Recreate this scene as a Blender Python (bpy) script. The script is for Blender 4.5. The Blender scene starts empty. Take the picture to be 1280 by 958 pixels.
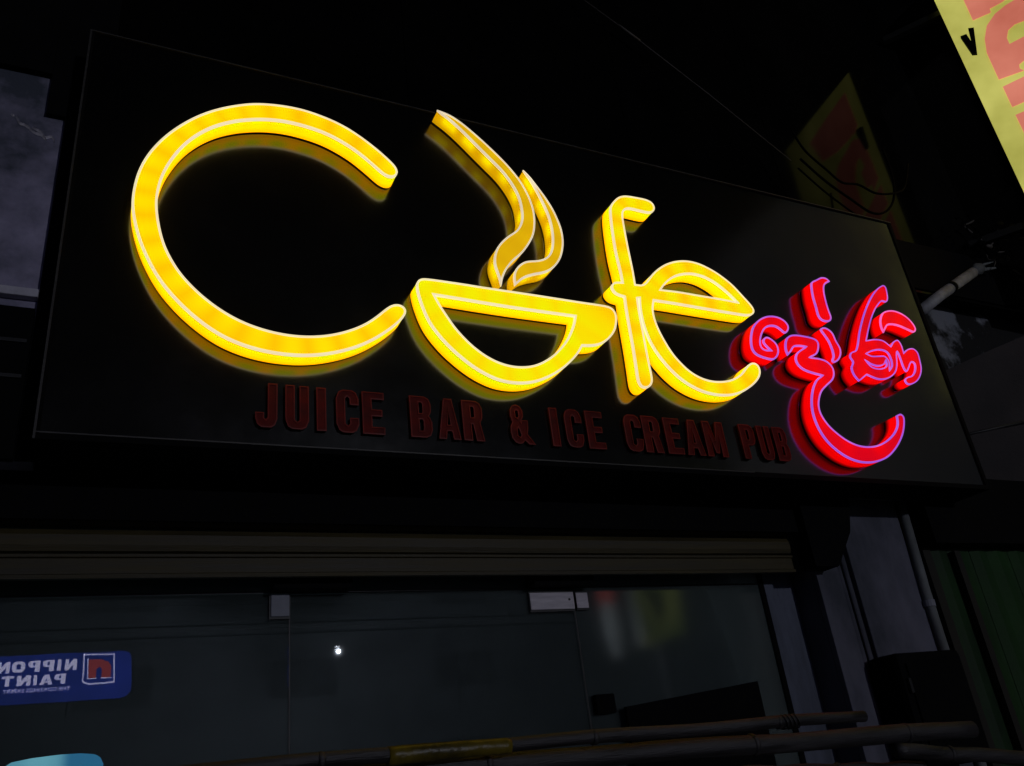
import bpy, bmesh, math, random
from mathutils import Vector, Matrix, noise
from mathutils.geometry import delaunay_2d_cdt

random.seed(7)
scene = bpy.context.scene
COL = scene.collection
R = math.radians

# ------------------------------------------------------------------ camera
cam_data = bpy.data.cameras.new("camera")
cam = bpy.data.objects.new("camera", cam_data)
COL.objects.link(cam)
cam_data.sensor_width = 36.0
cam_data.lens = 1044.78 / 1280.0 * 36.0
cam_data.clip_start = 0.05
cam_data.clip_end = 500.0
_x = Vector((0.90069, -0.41967, -0.11238))      # camera right
_d = Vector((0.08930, 0.43198, -0.89745))       # camera down
_f = Vector((0.42518, 0.79829, 0.42656))        # camera forward
m3 = Matrix((_x, -_d, -_f)).transposed()
cam.matrix_world = Matrix.Translation((0, -2.5, 1.6)) @ m3.to_4x4()
scene.camera = cam

# ------------------------------------------------------------------ night sky, moon, exposure
world = bpy.data.worlds.new("World")
scene.world = world
world.use_nodes = True
nt = world.node_tree
sky = nt.nodes.new('ShaderNodeTexSky')
sky.sky_type = 'NISHITA'
sky.sun_disc = False
sky.sun_elevation = R(4)
sky.sun_rotation = R(200)
nt.links.new(sky.outputs[0], nt.nodes['Background'].inputs[0])
nt.nodes['Background'].inputs[1].default_value = 0.0007
sun_data = bpy.data.lights.new("moon", 'SUN')
sun_data.energy = 0.004
sun_data.angle = R(0.5)
sun_data.color = (0.75, 0.82, 1.0)
sun = bpy.data.objects.new("moon", sun_data)
COL.objects.link(sun)
sun.rotation_euler = (R(62), 0, R(-20))
scene.view_settings.view_transform = 'Standard'
scene.view_settings.look = 'None'
scene.view_settings.exposure = 0.0
scene.view_settings.gamma = 1.0

LAMP_W = 870            # street lamp across the road (its own lamp is in its builder)

# ------------------------------------------------------------------ materials
def new_mat(name):
    m = bpy.data.materials.new(name)
    m.use_nodes = True
    return m, m.node_tree, m.node_tree.nodes['Principled BSDF']

def set_in(b, **kw):
    for k, v in kw.items():
        b.inputs[k.replace('_', ' ')].default_value = v

def surf(name, c1, c2=None, rough=0.6, scale=6.0, bump=0.0, bscale=40.0, ior=1.45, metal=0.0, stretch=(1, 1, 1), contrast=(0.35, 0.65), rvar=0.12, coat=0.0, coat_ior=1.5, coat_rough=0.1):
    """painted / plain surface with two-tone noise colour, roughness variation and fine bump"""
    m, t, b = new_mat(name)
    N, L = t.nodes, t.links
    tc = N.new('ShaderNodeTexCoord'); mp = N.new('ShaderNodeMapping')
    mp.inputs['Scale'].default_value = stretch
    L.new(tc.outputs['Object'], mp.inputs['Vector'])
    no = N.new('ShaderNodeTexNoise'); no.inputs['Scale'].default_value = scale; no.inputs['Detail'].default_value = 8
    no.inputs['Roughness'].default_value = 0.62
    L.new(mp.outputs[0], no.inputs['Vector'])
    cr = N.new('ShaderNodeValToRGB')
    cr.color_ramp.elements[0].position, cr.color_ramp.elements[1].position = contrast
    c2 = c2 or tuple(x * 0.6 for x in c1)
    cr.color_ramp.elements[0].color = (*c2, 1); cr.color_ramp.elements[1].color = (*c1, 1)
    L.new(no.outputs['Fac'], cr.inputs[0]); L.new(cr.outputs[0], b.inputs['Base Color'])
    mr = N.new('ShaderNodeMapRange')
    mr.inputs['To Min'].default_value = max(0.02, rough - rvar); mr.inputs['To Max'].default_value = min(1, rough + rvar)
    L.new(no.outputs['Fac'], mr.inputs['Value']); L.new(mr.outputs[0], b.inputs['Roughness'])
    if coat:                                   # wiped dust and finger smears on the gloss coat
        n3 = N.new('ShaderNodeTexNoise'); n3.inputs['Scale'].default_value = 2.2; n3.inputs['Detail'].default_value = 9; n3.inputs['Roughness'].default_value = 0.7
        L.new(mp.outputs[0], n3.inputs['Vector'])
        m2 = N.new('ShaderNodeMapRange'); m2.inputs['From Min'].default_value = 0.35; m2.inputs['From Max'].default_value = 0.7
        m2.inputs['To Min'].default_value = coat_rough * 0.8; m2.inputs['To Max'].default_value = coat_rough * 1.45
        L.new(n3.outputs['Fac'], m2.inputs['Value']); L.new(m2.outputs[0], b.inputs['Coat Roughness'])
    if bump:
        n2 = N.new('ShaderNodeTexNoise'); n2.inputs['Scale'].default_value = bscale; n2.inputs['Detail'].default_value = 6
        L.new(mp.outputs[0], n2.inputs['Vector'])
        bp = N.new('ShaderNodeBump'); bp.inputs['Strength'].default_value = bump; bp.inputs['Distance'].default_value = 0.01
        L.new(n2.outputs['Fac'], bp.inputs['Height']); L.new(bp.outputs[0], b.inputs['Normal'])
    set_in(b, IOR=ior, Metallic=metal, Coat_Weight=coat, Coat_IOR=coat_ior, Coat_Roughness=coat_rough)
    return m

def lit(name, lo, hi, strength=1.0, base=(0.5, 0.3, 0.02), power=1.0, attr='led', rough=0.25, grain=0.0, gscale=30.0, reach=0.0):
    """translucent acrylic lit from inside by rows of LED modules (attribute led = closeness to a module)"""
    m, t, b = new_mat(name)
    N, L = t.nodes, t.links
    mix = N.new('ShaderNodeMix'); mix.data_type = 'RGBA'
    mix.inputs[6].default_value = (*lo, 1); mix.inputs[7].default_value = (*hi, 1)
    if attr:
        at = N.new('ShaderNodeAttribute'); at.attribute_name = attr
        pw = N.new('ShaderNodeMath'); pw.operation = 'POWER'; pw.inputs[1].default_value = power
        L.new(at.outputs['Fac'], pw.inputs[0]); L.new(pw.outputs[0], mix.inputs[0])
    else:
        tc = N.new('ShaderNodeTexCoord')
        no = N.new('ShaderNodeTexNoise'); no.inputs['Scale'].default_value = gscale; no.inputs['Detail'].default_value = 5
        L.new(tc.outputs['Object'], no.inputs['Vector'])
        cr = N.new('ShaderNodeMapRange'); cr.inputs['From Min'].default_value = 0.3; cr.inputs['From Max'].default_value = 0.7
        L.new(no.outputs['Fac'], cr.inputs['Value']); L.new(cr.outputs[0], mix.inputs[0])
    L.new(mix.outputs[2], b.inputs['Emission Color'])
    set_in(b, Emission_Strength=strength, Roughness=rough)
    if reach:                                  # LED strips sit at the front: the return dims towards the panel
        ar = N.new('ShaderNodeAttribute'); ar.attribute_name = 'reach'
        mr = N.new('ShaderNodeMapRange'); mr.inputs['To Min'].default_value = strength * (1 - reach); mr.inputs['To Max'].default_value = strength
        mr.interpolation_type = 'SMOOTHSTEP'; mr.inputs['From Max'].default_value = 0.7
        L.new(ar.outputs['Fac'], mr.inputs['Value']); L.new(mr.outputs[0], b.inputs['Emission Strength'])
    b.inputs['Base Color'].default_value = (*base, 1)
    b.inputs['IOR'].default_value = 1.2
    return m

def glass(name, tint, rough=0.0, ior=1.5, dust=0.03):
    m, t, b = new_mat(name)
    N, L = t.nodes, t.links
    N.remove(b)
    tr = N.new('ShaderNodeBsdfTransparent'); tr.inputs[0].default_value = (*tint, 1)
    gl = N.new('ShaderNodeBsdfGlossy'); gl.inputs['Roughness'].default_value = rough
    tc = N.new('ShaderNodeTexCoord')
    no = N.new('ShaderNodeTexNoise'); no.inputs['Scale'].default_value = 3.0; no.inputs['Detail'].default_value = 2
    L.new(tc.outputs['Object'], no.inputs['Vector'])
    bp = N.new('ShaderNodeBump'); bp.inputs['Strength'].default_value = 0.02; bp.inputs['Distance'].default_value = 0.004
    L.new(no.outputs['Fac'], bp.inputs['Height']); L.new(bp.outputs[0], gl.inputs['Normal'])
    fr = N.new('ShaderNodeFresnel'); fr.inputs['IOR'].default_value = ior
    mx = N.new('ShaderNodeMixShader')
    L.new(fr.outputs[0], mx.inputs[0]); L.new(tr.outputs[0], mx.inputs[1]); L.new(gl.outputs[0], mx.inputs[2])
    # thin uneven film of dust on the pane
    df = N.new('ShaderNodeBsdfDiffuse'); df.inputs[0].default_value = (0.62, 0.72, 0.70, 1)
    n2 = N.new('ShaderNodeTexNoise'); n2.inputs['Scale'].default_value = 1.8; n2.inputs['Detail'].default_value = 9
    L.new(tc.outputs['Object'], n2.inputs['Vector'])
    mr = N.new('ShaderNodeMapRange'); mr.inputs['From Min'].default_value = 0.3; mr.inputs['From Max'].default_value = 0.7
    mr.inputs['To Min'].default_value = dust * 0.75; mr.inputs['To Max'].default_value = dust * 1.25
    L.new(n2.outputs['Fac'], mr.inputs['Value'])
    m2 = N.new('ShaderNodeMixShader')
    L.new(mr.outputs[0], m2.inputs[0]); L.new(mx.outputs[0], m2.inputs[1]); L.new(df.outputs[0], m2.inputs[2])
    L.new(m2.outputs[0], N['Material Output'].inputs['Surface'])
    return m

M = {}
M['panel'] = surf('black_gloss_acp', (0.0035, 0.0035, 0.0035), (0.002, 0.002, 0.002), rough=0.40, scale=3, ior=1.12, rvar=0.05, coat=1.0, coat_ior=2.05, coat_rough=0.125)
M['cladding'] = surf('black_gloss_cladding', (0.004, 0.004, 0.004), (0.002, 0.002, 0.002), rough=0.06, scale=2, ior=1.09, rvar=0.02)
M['black_metal'] = surf('black_powder_coat', (0.012, 0.012, 0.012), rough=0.5, scale=20)
M['black_matt'] = surf('matt_black_paint', (0.004, 0.004, 0.0045), (0.002, 0.002, 0.002), rough=0.85, scale=8, bump=0.2, ior=1.2)
M['bead'] = surf('brushed_aluminium_bead', (0.06, 0.058, 0.055), rough=0.5, scale=30, metal=0.4, stretch=(1, 1, 6))
M['steel'] = surf('brushed_steel', (0.62, 0.58, 0.62), (0.45, 0.42, 0.46), rough=0.55, scale=9, bump=0.05, bscale=200, stretch=(1, 8, 8))
M['steel_dull'] = surf('dull_steel', (0.25, 0.26, 0.30), (0.17, 0.18, 0.22), rough=0.6, scale=9)
M['slat'] = surf('tan_shutter_paint', (0.052, 0.039, 0.008), (0.026, 0.020, 0.005), rough=0.6, scale=5, bump=0.15, stretch=(0.4, 4, 8))
M['pillar'] = surf('grey_blue_plaster', (0.135, 0.135, 0.175), (0.045, 0.05, 0.066), rough=0.8, scale=3.2, bump=0.35, bscale=25, stretch=(1, 1, 0.5))
M['jamb'] = surf('pale_blue_jamb_paint', (0.12, 0.135, 0.185), (0.055, 0.063, 0.085), rough=0.7, scale=4, bump=0.2, stretch=(2, 1, 0.5))
M['blue_wall'] = surf('lilac_grey_wall_paint', (0.48, 0.44, 0.62), (0.06, 0.07, 0.095), rough=0.75, scale=3.0, bump=0.5, bscale=16, contrast=(0.38, 0.72))
M['band'] = surf('pale_moulding_paint', (0.62, 0.60, 0.68), (0.45, 0.44, 0.5), rough=0.7, scale=10, bump=0.2)
M['flake'] = surf('curled_paint_flake', (0.75, 0.72, 0.8), rough=0.6, scale=30)
M['green'] = surf('dark_green_sheet', (0.011, 0.055, 0.007), (0.004, 0.016, 0.003), rough=0.75, scale=2.5, bump=0.25, stretch=(1, 1, 0.7))
M['green_trim'] = surf('dark_timber_trim', (0.020, 0.018, 0.012), rough=0.8, scale=8)
M['pvc'] = surf('white_pvc_pipe', (0.42, 0.42, 0.44), (0.2, 0.2, 0.2), rough=0.55, scale=9, bump=0.1)
M['pvc_dirty'] = surf('dirty_pvc_pipe', (0.20, 0.215, 0.22), (0.05, 0.055, 0.05), rough=0.7, scale=4, bump=0.2, stretch=(1, 1, 0.4))
M['canvas'] = surf('brown_black_canvas', (0.052, 0.043, 0.041), (0.030, 0.026, 0.026), rough=0.85, scale=2.2, bump=0.3, bscale=60)
M['mould_wall'] = surf('mouldy_pale_wall', (0.20, 0.21, 0.24), (0.007, 0.007, 0.007), rough=0.85, scale=3.6, bump=0.5, contrast=(0.50, 0.60))
M['bamboo'] = surf('weathered_bamboo', (0.050, 0.047, 0.049), (0.009, 0.0085, 0.009), rough=0.5, scale=7, bump=0.3, bscale=60, stretch=(0.5, 6, 6))
M['pole_yellow'] = surf('mottled_yellow', (0.19, 0.14, 0.008), (0.012, 0.010, 0.004), rough=0.4, scale=6, bump=0.4, bscale=40)
M['cable'] = surf('black_cable_jacket', (0.002, 0.002, 0.002), rough=0.85, scale=20, ior=1.15)
M['wire_grey'] = surf('dusty_wire', (0.10, 0.09, 0.08), rough=0.7, scale=30)
M['interior'] = surf('grey_green_interior_paint', (0.115, 0.135, 0.135), (0.075, 0.09, 0.09), rough=0.8, scale=1.5)
M['dark_wood'] = surf('dark_laminate', (0.008, 0.008, 0.008), rough=0.6, scale=10)
M['asphalt'] = surf('asphalt', (0.05, 0.05, 0.05), (0.035, 0.035, 0.035), rough=0.9, scale=8, bump=0.5, bscale=150)
M['concrete'] = surf('pavement_concrete', (0.24, 0.23, 0.22), (0.17, 0.165, 0.16), rough=0.9, scale=4, bump=0.3)
M['facade_far'] = surf('far_facade_paint', (0.24, 0.27, 0.30), (0.18, 0.20, 0.23), rough=0.85, scale=0.8)
M['facade_band'] = surf('far_facade_band', (0.17, 0.19, 0.215), rough=0.85, scale=2)
M['facade_corner'] = surf('corner_facade_paint', (0.30, 0.29, 0.27), (0.2, 0.195, 0.18), rough=0.85, scale=0.6)
M['dark_glass'] = surf('dark_window_glass', (0.01, 0.012, 0.014), rough=0.15, scale=2)
M['red_plain'] = surf('unlit_red_acrylic', (0.155, 0.003, 0.001), (0.075, 0.0018, 0.001), rough=0.6, scale=18, rvar=0.05, ior=1.25)
M['red_plain_edge'] = surf('unlit_red_acrylic_edge', (0.24, 0.012, 0.008), rough=0.5, scale=18, ior=1.3)
M['red_side'] = surf('unlit_dark_red_return', (0.05, 0.003, 0.002), rough=0.6, scale=18, ior=1.25)
# lit acrylic
M['yface'] = lit('lit_yellow_face', (1.02, 0.47, 0.0), (1.00, 0.83, 0.0), base=(0.3, 0.15, 0.0), rough=0.5)
M['yside'] = lit('lit_yellow_return', (2.00, 0.76, 0.0), (0.90, 0.89, 0.0), power=1.2, base=(0.3, 0.15, 0.0), rough=0.5, reach=0.25)
M['yface_bright'] = lit('lit_lemon_face', (1.05, 0.48, 0.0), (0.86, 0.86, 0.0), base=(0.3, 0.15, 0.0), rough=0.5)
M['ytrim'] = lit('lit_cream_trim', (0.86, 0.69, 0.40), (0.86, 0.76, 0.44), base=(0.5, 0.45, 0.3), rough=0.5)
M['sface'] = lit('lit_amber_face', (0.68, 0.38, 0.002), (0.76, 0.46, 0.002), base=(0.2, 0.1, 0.0), rough=0.5)
M['sside'] = lit('lit_amber_return', (0.70, 0.35, 0.0), (1.05, 0.76, 0.0), power=1.6, base=(0.2, 0.1, 0.0), rough=0.5, reach=0.2)
M['strim'] = lit('lit_pale_trim', (0.66, 0.55, 0.38), (0.75, 0.66, 0.42), base=(0.7, 0.65, 0.6))
M['rface'] = lit('lit_red_face', (0.64, 0.0, 0.010), (0.90, 0.0, 0.002), base=(0.2, 0.0, 0.0), rough=0.5)
M['rside'] = lit('lit_red_return', (0.80, 0.0, 0.001), (1.0, 0.0, 0.0), base=(0.2, 0.0, 0.0), rough=0.5, reach=0.93)
M['rtrim'] = lit('lit_violet_trim', (0.30, 0.075, 0.62), (0.50, 0.115, 0.62), base=(0.4, 0.2, 0.5))
M['rtrim_pink'] = lit('lit_pink_trim', (0.75, 0.09, 0.42), (0.85, 0.13, 0.5), base=(0.5, 0.2, 0.4))
M['board_yellow'] = lit('lit_yellow_sign_face', (0.22, 0.21, 0.022), (0.58, 0.56, 0.14), attr=None, gscale=1.3, base=(0.4, 0.38, 0.1))
M['board_red'] = lit('lit_red_sign_print', (0.38, 0.08, 0.05), (0.70, 0.23, 0.16), attr=None, gscale=1.3, base=(0.5, 0.15, 0.1))
M['np_blue'] = lit('lit_blue_sign_face', (0.05, 0.10, 0.65), (0.08, 0.15, 1.15), attr=None, gscale=1.2, base=(0.02, 0.05, 0.4))
M['np_white'] = lit('lit_white_print', (3.2, 3.0, 4.6), (3.6, 3.4, 5.0), attr=None, base=(0.8, 0.8, 0.8))
M['np_red'] = lit('lit_red_print', (1.3, 0.18, 0.25), (1.5, 0.25, 0.3), attr=None, base=(0.6, 0.05, 0.05))
M['glow_green'] = lit('lit_olive_sign_face', (0.03, 0.055, 0.012), (0.22, 0.21, 0.06), attr=None, gscale=1.6, base=(0.4, 0.4, 0.1))
M['streak_white'] = lit('lit_white_tube_sign', (0.10, 0.11, 0.12), (0.42, 0.43, 0.45), attr=None, gscale=1.5, base=(0.8, 0.8, 0.8))
M['streak_red'] = lit('lit_red_tube_sign', (0.5, 0.08, 0.07), (0.6, 0.10, 0.08), attr=None, base=(0.6, 0.1, 0.1))
M['glow_cyan'] = lit('cyan_glow', (0.02, 0.13, 0.26), (0.17, 0.42, 0.52), attr='led', base=(0.1, 0.3, 0.4))
M['lamp_white'] = lit('lamp_diffuser', (60.0, 60.0, 64.0), (60.0, 60.0, 64.0), attr=None, base=(0.8, 0.8, 0.8))
M['glass'] = glass('shopfront_glass', (0.80, 0.88, 0.88), rough=0.007, ior=1.55)
M['glass_soft'] = glass('smeared_side_glass', (0.80, 0.88, 0.88), rough=0.07, ior=1.55, dust=0.036)
M['glass_film'] = glass('transom_glass', (0.70, 0.78, 0.78), rough=0.45, ior=1.5)

# ------------------------------------------------------------------ object helpers
def link(name, me, mat, parent=None, loc=None):
    o = bpy.data.objects.new(name, me)
    if mat is not None and not me.materials:
        for mm in (mat if isinstance(mat, (list, tuple)) else [mat]):
            me.materials.append(mm)
    COL.objects.link(o)
    if parent is not None:
        o.parent = parent
    if loc is not None:
        o.location = loc
    return o

def from_bm(name, bm, mat, parent=None, loc=None, smooth=False):
    bmesh.ops.recalc_face_normals(bm, faces=bm.faces)
    me = bpy.data.meshes.new(name)
    bm.to_mesh(me); bm.free()
    if smooth:
        for p in me.polygons: p.use_smooth = True
    return link(name, me, mat, parent, loc)

def empty(name, loc, label, cat, group=None, kind=None):
    o = bpy.data.objects.new(name, None)
    o.empty_display_size = 0.1
    o.location = loc
    COL.objects.link(o)
    tag(o, label, cat, group, kind)
    return o

def tag(o, label=None, cat=None, group=None, kind=None):
    if label: o['label'] = label
    if cat: o['category'] = cat
    if group: o['group'] = group
    if kind: o['kind'] = kind
    return o

def add_box(bm, x0, x1, y0, y1, z0, z1, bevel=0.0):
    r = bmesh.ops.create_cube(bm, size=1.0)
    vs = r['verts']
    for v in vs:
        v.co = Vector(((x0 + x1) / 2 + v.co.x * (x1 - x0), (y0 + y1) / 2 + v.co.y * (y1 - y0), (z0 + z1) / 2 + v.co.z * (z1 - z0)))
    if bevel:
        es = list({e for v in vs for e in v.link_edges})
        bmesh.ops.bevel(bm, geom=es, offset=bevel, segments=2, profile=0.6, affect='EDGES')

def box(name, x0, x1, y0, y1, z0, z1, mat, parent=None, bevel=0.0):
    bm = bmesh.new(); add_box(bm, x0, x1, y0, y1, z0, z1, bevel)
    if parent is not None:
        bmesh.ops.translate(bm, verts=bm.verts, vec=-origin(parent))
    return from_bm(name, bm, mat, parent)

def origin(o):
    v = Vector(o.location)
    while o.parent is not None:
        o = o.parent; v = v + Vector(o.location)
    return v

def tube_bm(bm, pts, rad, seg=10, caps=True, wob=0.0):
    """tube along a polyline; rad number or per-point list"""
    pts = [Vector(p) for p in pts]
    n = len(pts)
    rs = rad if isinstance(rad, (list, tuple)) else [rad] * n
    rings = []
    up = Vector((0, 0, 1))
    for i, p in enumerate(pts):
        t = (pts[min(i + 1, n - 1)] - pts[max(i - 1, 0)]).normalized()
        a = t.cross(up)
        if a.length < 1e-3: a = t.cross(Vector((1, 0, 0)))
        a.normalize(); b = a.cross(t).normalized()
        ring = []
        for k in range(seg):
            th = 2 * math.pi * k / seg
            r = rs[i] * (1 + wob * (random.random() - 0.5))
            ring.append(bm.verts.new(p + a * (r * math.cos(th)) + b * (r * math.sin(th))))
        rings.append(ring)
    for i in range(n - 1):
        for k in range(seg):
            bm.faces.new((rings[i][k], rings[i][(k + 1) % seg], rings[i + 1][(k + 1) % seg], rings[i + 1][k]))
    if caps:
        bm.faces.new(rings[0]); bm.faces.new(list(reversed(rings[-1])))

def tube(name, pts, rad, mat, parent=None, seg=10, wob=0.0):
    bm = bmesh.new(); tube_bm(bm, pts, rad, seg, True, wob)
    if parent is not None:
        bmesh.ops.translate(bm, verts=bm.verts, vec=-origin(parent))
    return from_bm(name, bm, mat, parent, smooth=True)

def spline(pts, n=8):
    """Catmull-Rom through 3-D points"""
    P = [Vector(p) for p in pts]; out = []
    for i in range(len(P) - 1):
        a, b, c, d = P[max(i - 1, 0)], P[i], P[i + 1], P[min(i + 2, len(P) - 1)]
        for k in range(n):
            t = k / n
            out.append(0.5 * ((2 * b) + (c - a) * t + (2 * a - 5 * b + 4 * c - d) * t * t + (3 * b - a - 3 * c + d) * t ** 3))
    out.append(P[-1])
    return out

def prism(name, poly, y0, y1, mat, parent=None, frame=None):
    """extrude polygon (x, z) between y0 and y1; frame maps (x, y, z) to world"""
    bm = bmesh.new()
    f = frame or (lambda x, y, z: Vector((x, y, z)))
    a = [bm.verts.new(f(p[0], y0, p[1])) for p in poly]
    b = [bm.verts.new(f(p[0], y1, p[1])) for p in poly]
    n = len(poly)
    bm.faces.new(a); bm.faces.new(list(reversed(b)))
    for i in range(n):
        bm.faces.new((a[i], b[i], b[(i + 1) % n], a[(i + 1) % n]))
    if parent is not None:
        bmesh.ops.translate(bm, verts=bm.verts, vec=-origin(parent))
    bmesh.ops.triangulate(bm, faces=[fc for fc in bm.faces if len(fc.verts) > 4])
    return from_bm(name, bm, mat, parent)

# ------------------------------------------------------------------ channel-letter geometry
def area(l): return 0.5 * sum(l[i][0] * l[(i + 1) % len(l)][1] - l[(i + 1) % len(l)][0] * l[i][1] for i in range(len(l)))

def smooth_loop(ctrl, step=0.008, relax=3):
    """closed Catmull-Rom loop through control points; points with a third value are sharp corners"""
    P = [Vector(p[:2]) for p in ctrl]; corner = [len(p) > 2 for p in ctrl]; n = len(P)
    out, fix = [], []
    for i in range(n):
        b, c = P[i], P[(i + 1) % n]
        a = P[i - 1] if not corner[i] else b + (b - c)
        d = P[(i + 2) % n] if not corner[(i + 1) % n] else c + (c - b)
        seg = (c - b).length
        # centripetal-style tangents limited by segment length
        m1 = (c - a) / max((c - b).length + (b - a).length, 1e-9) * seg
        m2 = (d - b) / max((d - c).length + seg, 1e-9) * seg
        k = max(1, int(round(seg / step)))
        for j in range(k):
            t = j / k
            h = (2 * t ** 3 - 3 * t * t + 1) * b + (t ** 3 - 2 * t * t + t) * m1 + (-2 * t ** 3 + 3 * t * t) * c + (t ** 3 - t * t) * m2
            out.append(h); fix.append(j == 0 and corner[i])
    for _ in range(relax):
        N = len(out)
        out = [p if fix[i] else p * 0.5 + (out[i - 1] + out[(i + 1) % N]) * 0.25 for i, p in enumerate(out)]
    return [(p.x, p.y) for p in out]

def inset_loop(loop, w, solid_left, allseg):
    """offset towards the solid by w, limited to 0.42 of the local thickness"""
    n = len(loop); res = []
    for i in range(n):
        p = Vector(loop[i]); a = Vector(loop[i - 1]); b = Vector(loop[(i + 1) % n])
        e1 = (p - a).normalized(); e2 = (b - p).normalized()
        n1 = Vector((-e1.y, e1.x)); n2 = Vector((-e2.y, e2.x))
        nn = (n1 + n2)
        if nn.length < 1e-4: nn = n1
        nn.normalize()
        s = 1.0 if solid_left else -1.0
        d = nn * s
        k = max(0.45, abs(nn.dot(n1)))
        # local thickness along d
        best = 1e9
        o = p + d * 1e-4
        for (q, r) in allseg:
            ex, ey = r[0] - q[0], r[1] - q[1]
            den = d.x * ey - d.y * ex
            if abs(den) < 1e-12: continue
            t = ((q[0] - o.x) * ey - (q[1] - o.y) * ex) / den
            u = ((q[0] - o.x) * d.y - (q[1] - o.y) * d.x) / den
            if t > 1e-4 and -1e-6 <= u <= 1 + 1e-6 and t < best: best = t
        ww = min(w / k, 0.42 * best)
        res.append((p.x + d.x * ww, p.y + d.y * ww))
    return res

def inside(pt, loops):
    x, y = pt; c = False
    for l in loops:
        n = len(l); j = n - 1
        for i in range(n):
            if (l[i][1] > y) != (l[j][1] > y) and x < (l[j][0] - l[i][0]) * (y - l[i][1]) / (l[j][1] - l[i][1]) + l[i][0]:
                c = not c
            j = i
    return c

def fill(loops):
    vs, es = [], []
    for l in loops:
        s = len(vs); vs += [Vector(p) for p in l]
        es += [(s + i, s + (i + 1) % len(l)) for i in range(len(l))]
    ov, oe, of, *_ = delaunay_2d_cdt(vs, es, [], 1, 1e-6)
    tris = []
    for f in of:
        c = sum((ov[i] for i in f), Vector((0, 0))) / len(f)
        if inside(c, loops): tris.append(list(f))
    return [(v.x, v.y) for v in ov], tris

def mesh_with_led(name, verts, faces, leds, rad, mat, parent, org, base=0.0, fall=None):
    me = bpy.data.meshes.new(name)
    me.from_pydata([Vector(v) - org for v in verts], [], faces)
    at = me.attributes.new('led', 'FLOAT', 'POINT')
    if fall:                                   # how much module light reaches this height of the return
        a2 = me.attributes.new('reach', 'FLOAT', 'POINT')
        for i, v in enumerate(verts): a2.data[i].value = fall(v[1])
    for i, v in enumerate(verts):
        s = base
        for l in leds:
            d2 = ((v[0] - l[0]) ** 2 + (v[2] - l[1]) ** 2) / (rad * rad)
            if d2 < 9: s = max(s, math.exp(-d2))
        if fall: s = min(1.0, s * 1.9) * fall(v[1])
        at.data[i].value = s
    me.update()
    bm = bmesh.new(); bm.from_mesh(me)
    bmesh.ops.recalc_face_normals(bm, faces=bm.faces)
    bm.to_mesh(me); bm.free()
    return link(name, me, mat, parent)

def channel_letter(name, label, ctrl_loops, mats, sign, leds=(), depth=0.078, gap=0.007, tw=0.0064, td=0.0095, rad=0.055, step=0.008, relax=3, raw=False):
    """name part (returns) > face, edge_trim, back_tray"""
    face_m, side_m, trim_m, tray_m = mats
    loops = [list(l) for l in ctrl_loops] if raw else [smooth_loop(l, step, relax) for l in ctrl_loops]
    loops = [l if (area(l) > 0) == (i == 0) else l[::-1] for i, l in enumerate(loops)]   # outer ccw, holes cw: solid on the left
    seg = [(l[i], l[(i + 1) % len(l)]) for l in loops for i in range(len(l))]
    ins = [inset_loop(l, tw, True, seg) for l in loops]
    org = origin(sign)
    def wall(lps, ys):
        V, F = [], []
        for l in lps:
            n = len(l); s = len(V)
            for y in ys: V += [(p[0], y, p[1]) for p in l]
            for r in range(len(ys) - 1):
                for i in range(n):
                    a = s + r * n + i; b = s + r * n + (i + 1) % n
                    F.append((a, b, b + n, a + n))
        return V, F
    # returns: lit side walls
    y0, y1 = -depth + td * 0.8, -gap
    V, F = wall(loops, [y0 + (y1 - y0) * q / 5 for q in range(6)])
    fo = lambda y: 1.0 - max(0.0, (y - y0) / (y1 - y0) - 0.4) / 0.6
    body = mesh_with_led(name, V, F, leds, rad * 1.02, side_m, sign, org, fall=fo)
    if label: body['label'] = label
    # face, recessed inside the trim
    fv, ft = fill(ins)
    V = [(p[0], -depth + 0.0025, p[1]) for p in fv]
    mesh_with_led('face', V, ft, leds, rad, face_m, body, org)
    # edge trim: outer wall, front rim, inner lip
    V, F = [], []
    for l, q in zip(loops, ins):
        n = len(l); s = len(V)
        o2 = inset_loop(l, -0.0012, True, []) 
        V += [(p[0], -depth + td, p[1]) for p in o2]
        V += [(p[0], -depth, p[1]) for p in o2]
        V += [(p[0], -depth - 0.0004, p[1]) for p in q]
        V += [(p[0], -depth + 0.004, p[1]) for p in q]
        for r in range(3):
            for i in range(n):
                a = s + r * n + i; b = s + r * n + (i + 1) % n
                F.append((a, b, b + n, a + n))
    mesh_with_led('edge_trim', V, F, leds, rad, trim_m, body, org)
    # unlit back tray between the letter and the panel
    V, F = wall([inset_loop(l, 0.002, True, seg) for l in loops], [-gap - 0.001, 0.0])
    mesh_with_led('back_tray', V, F, (), rad, tray_m, body, org)
    return body

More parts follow.
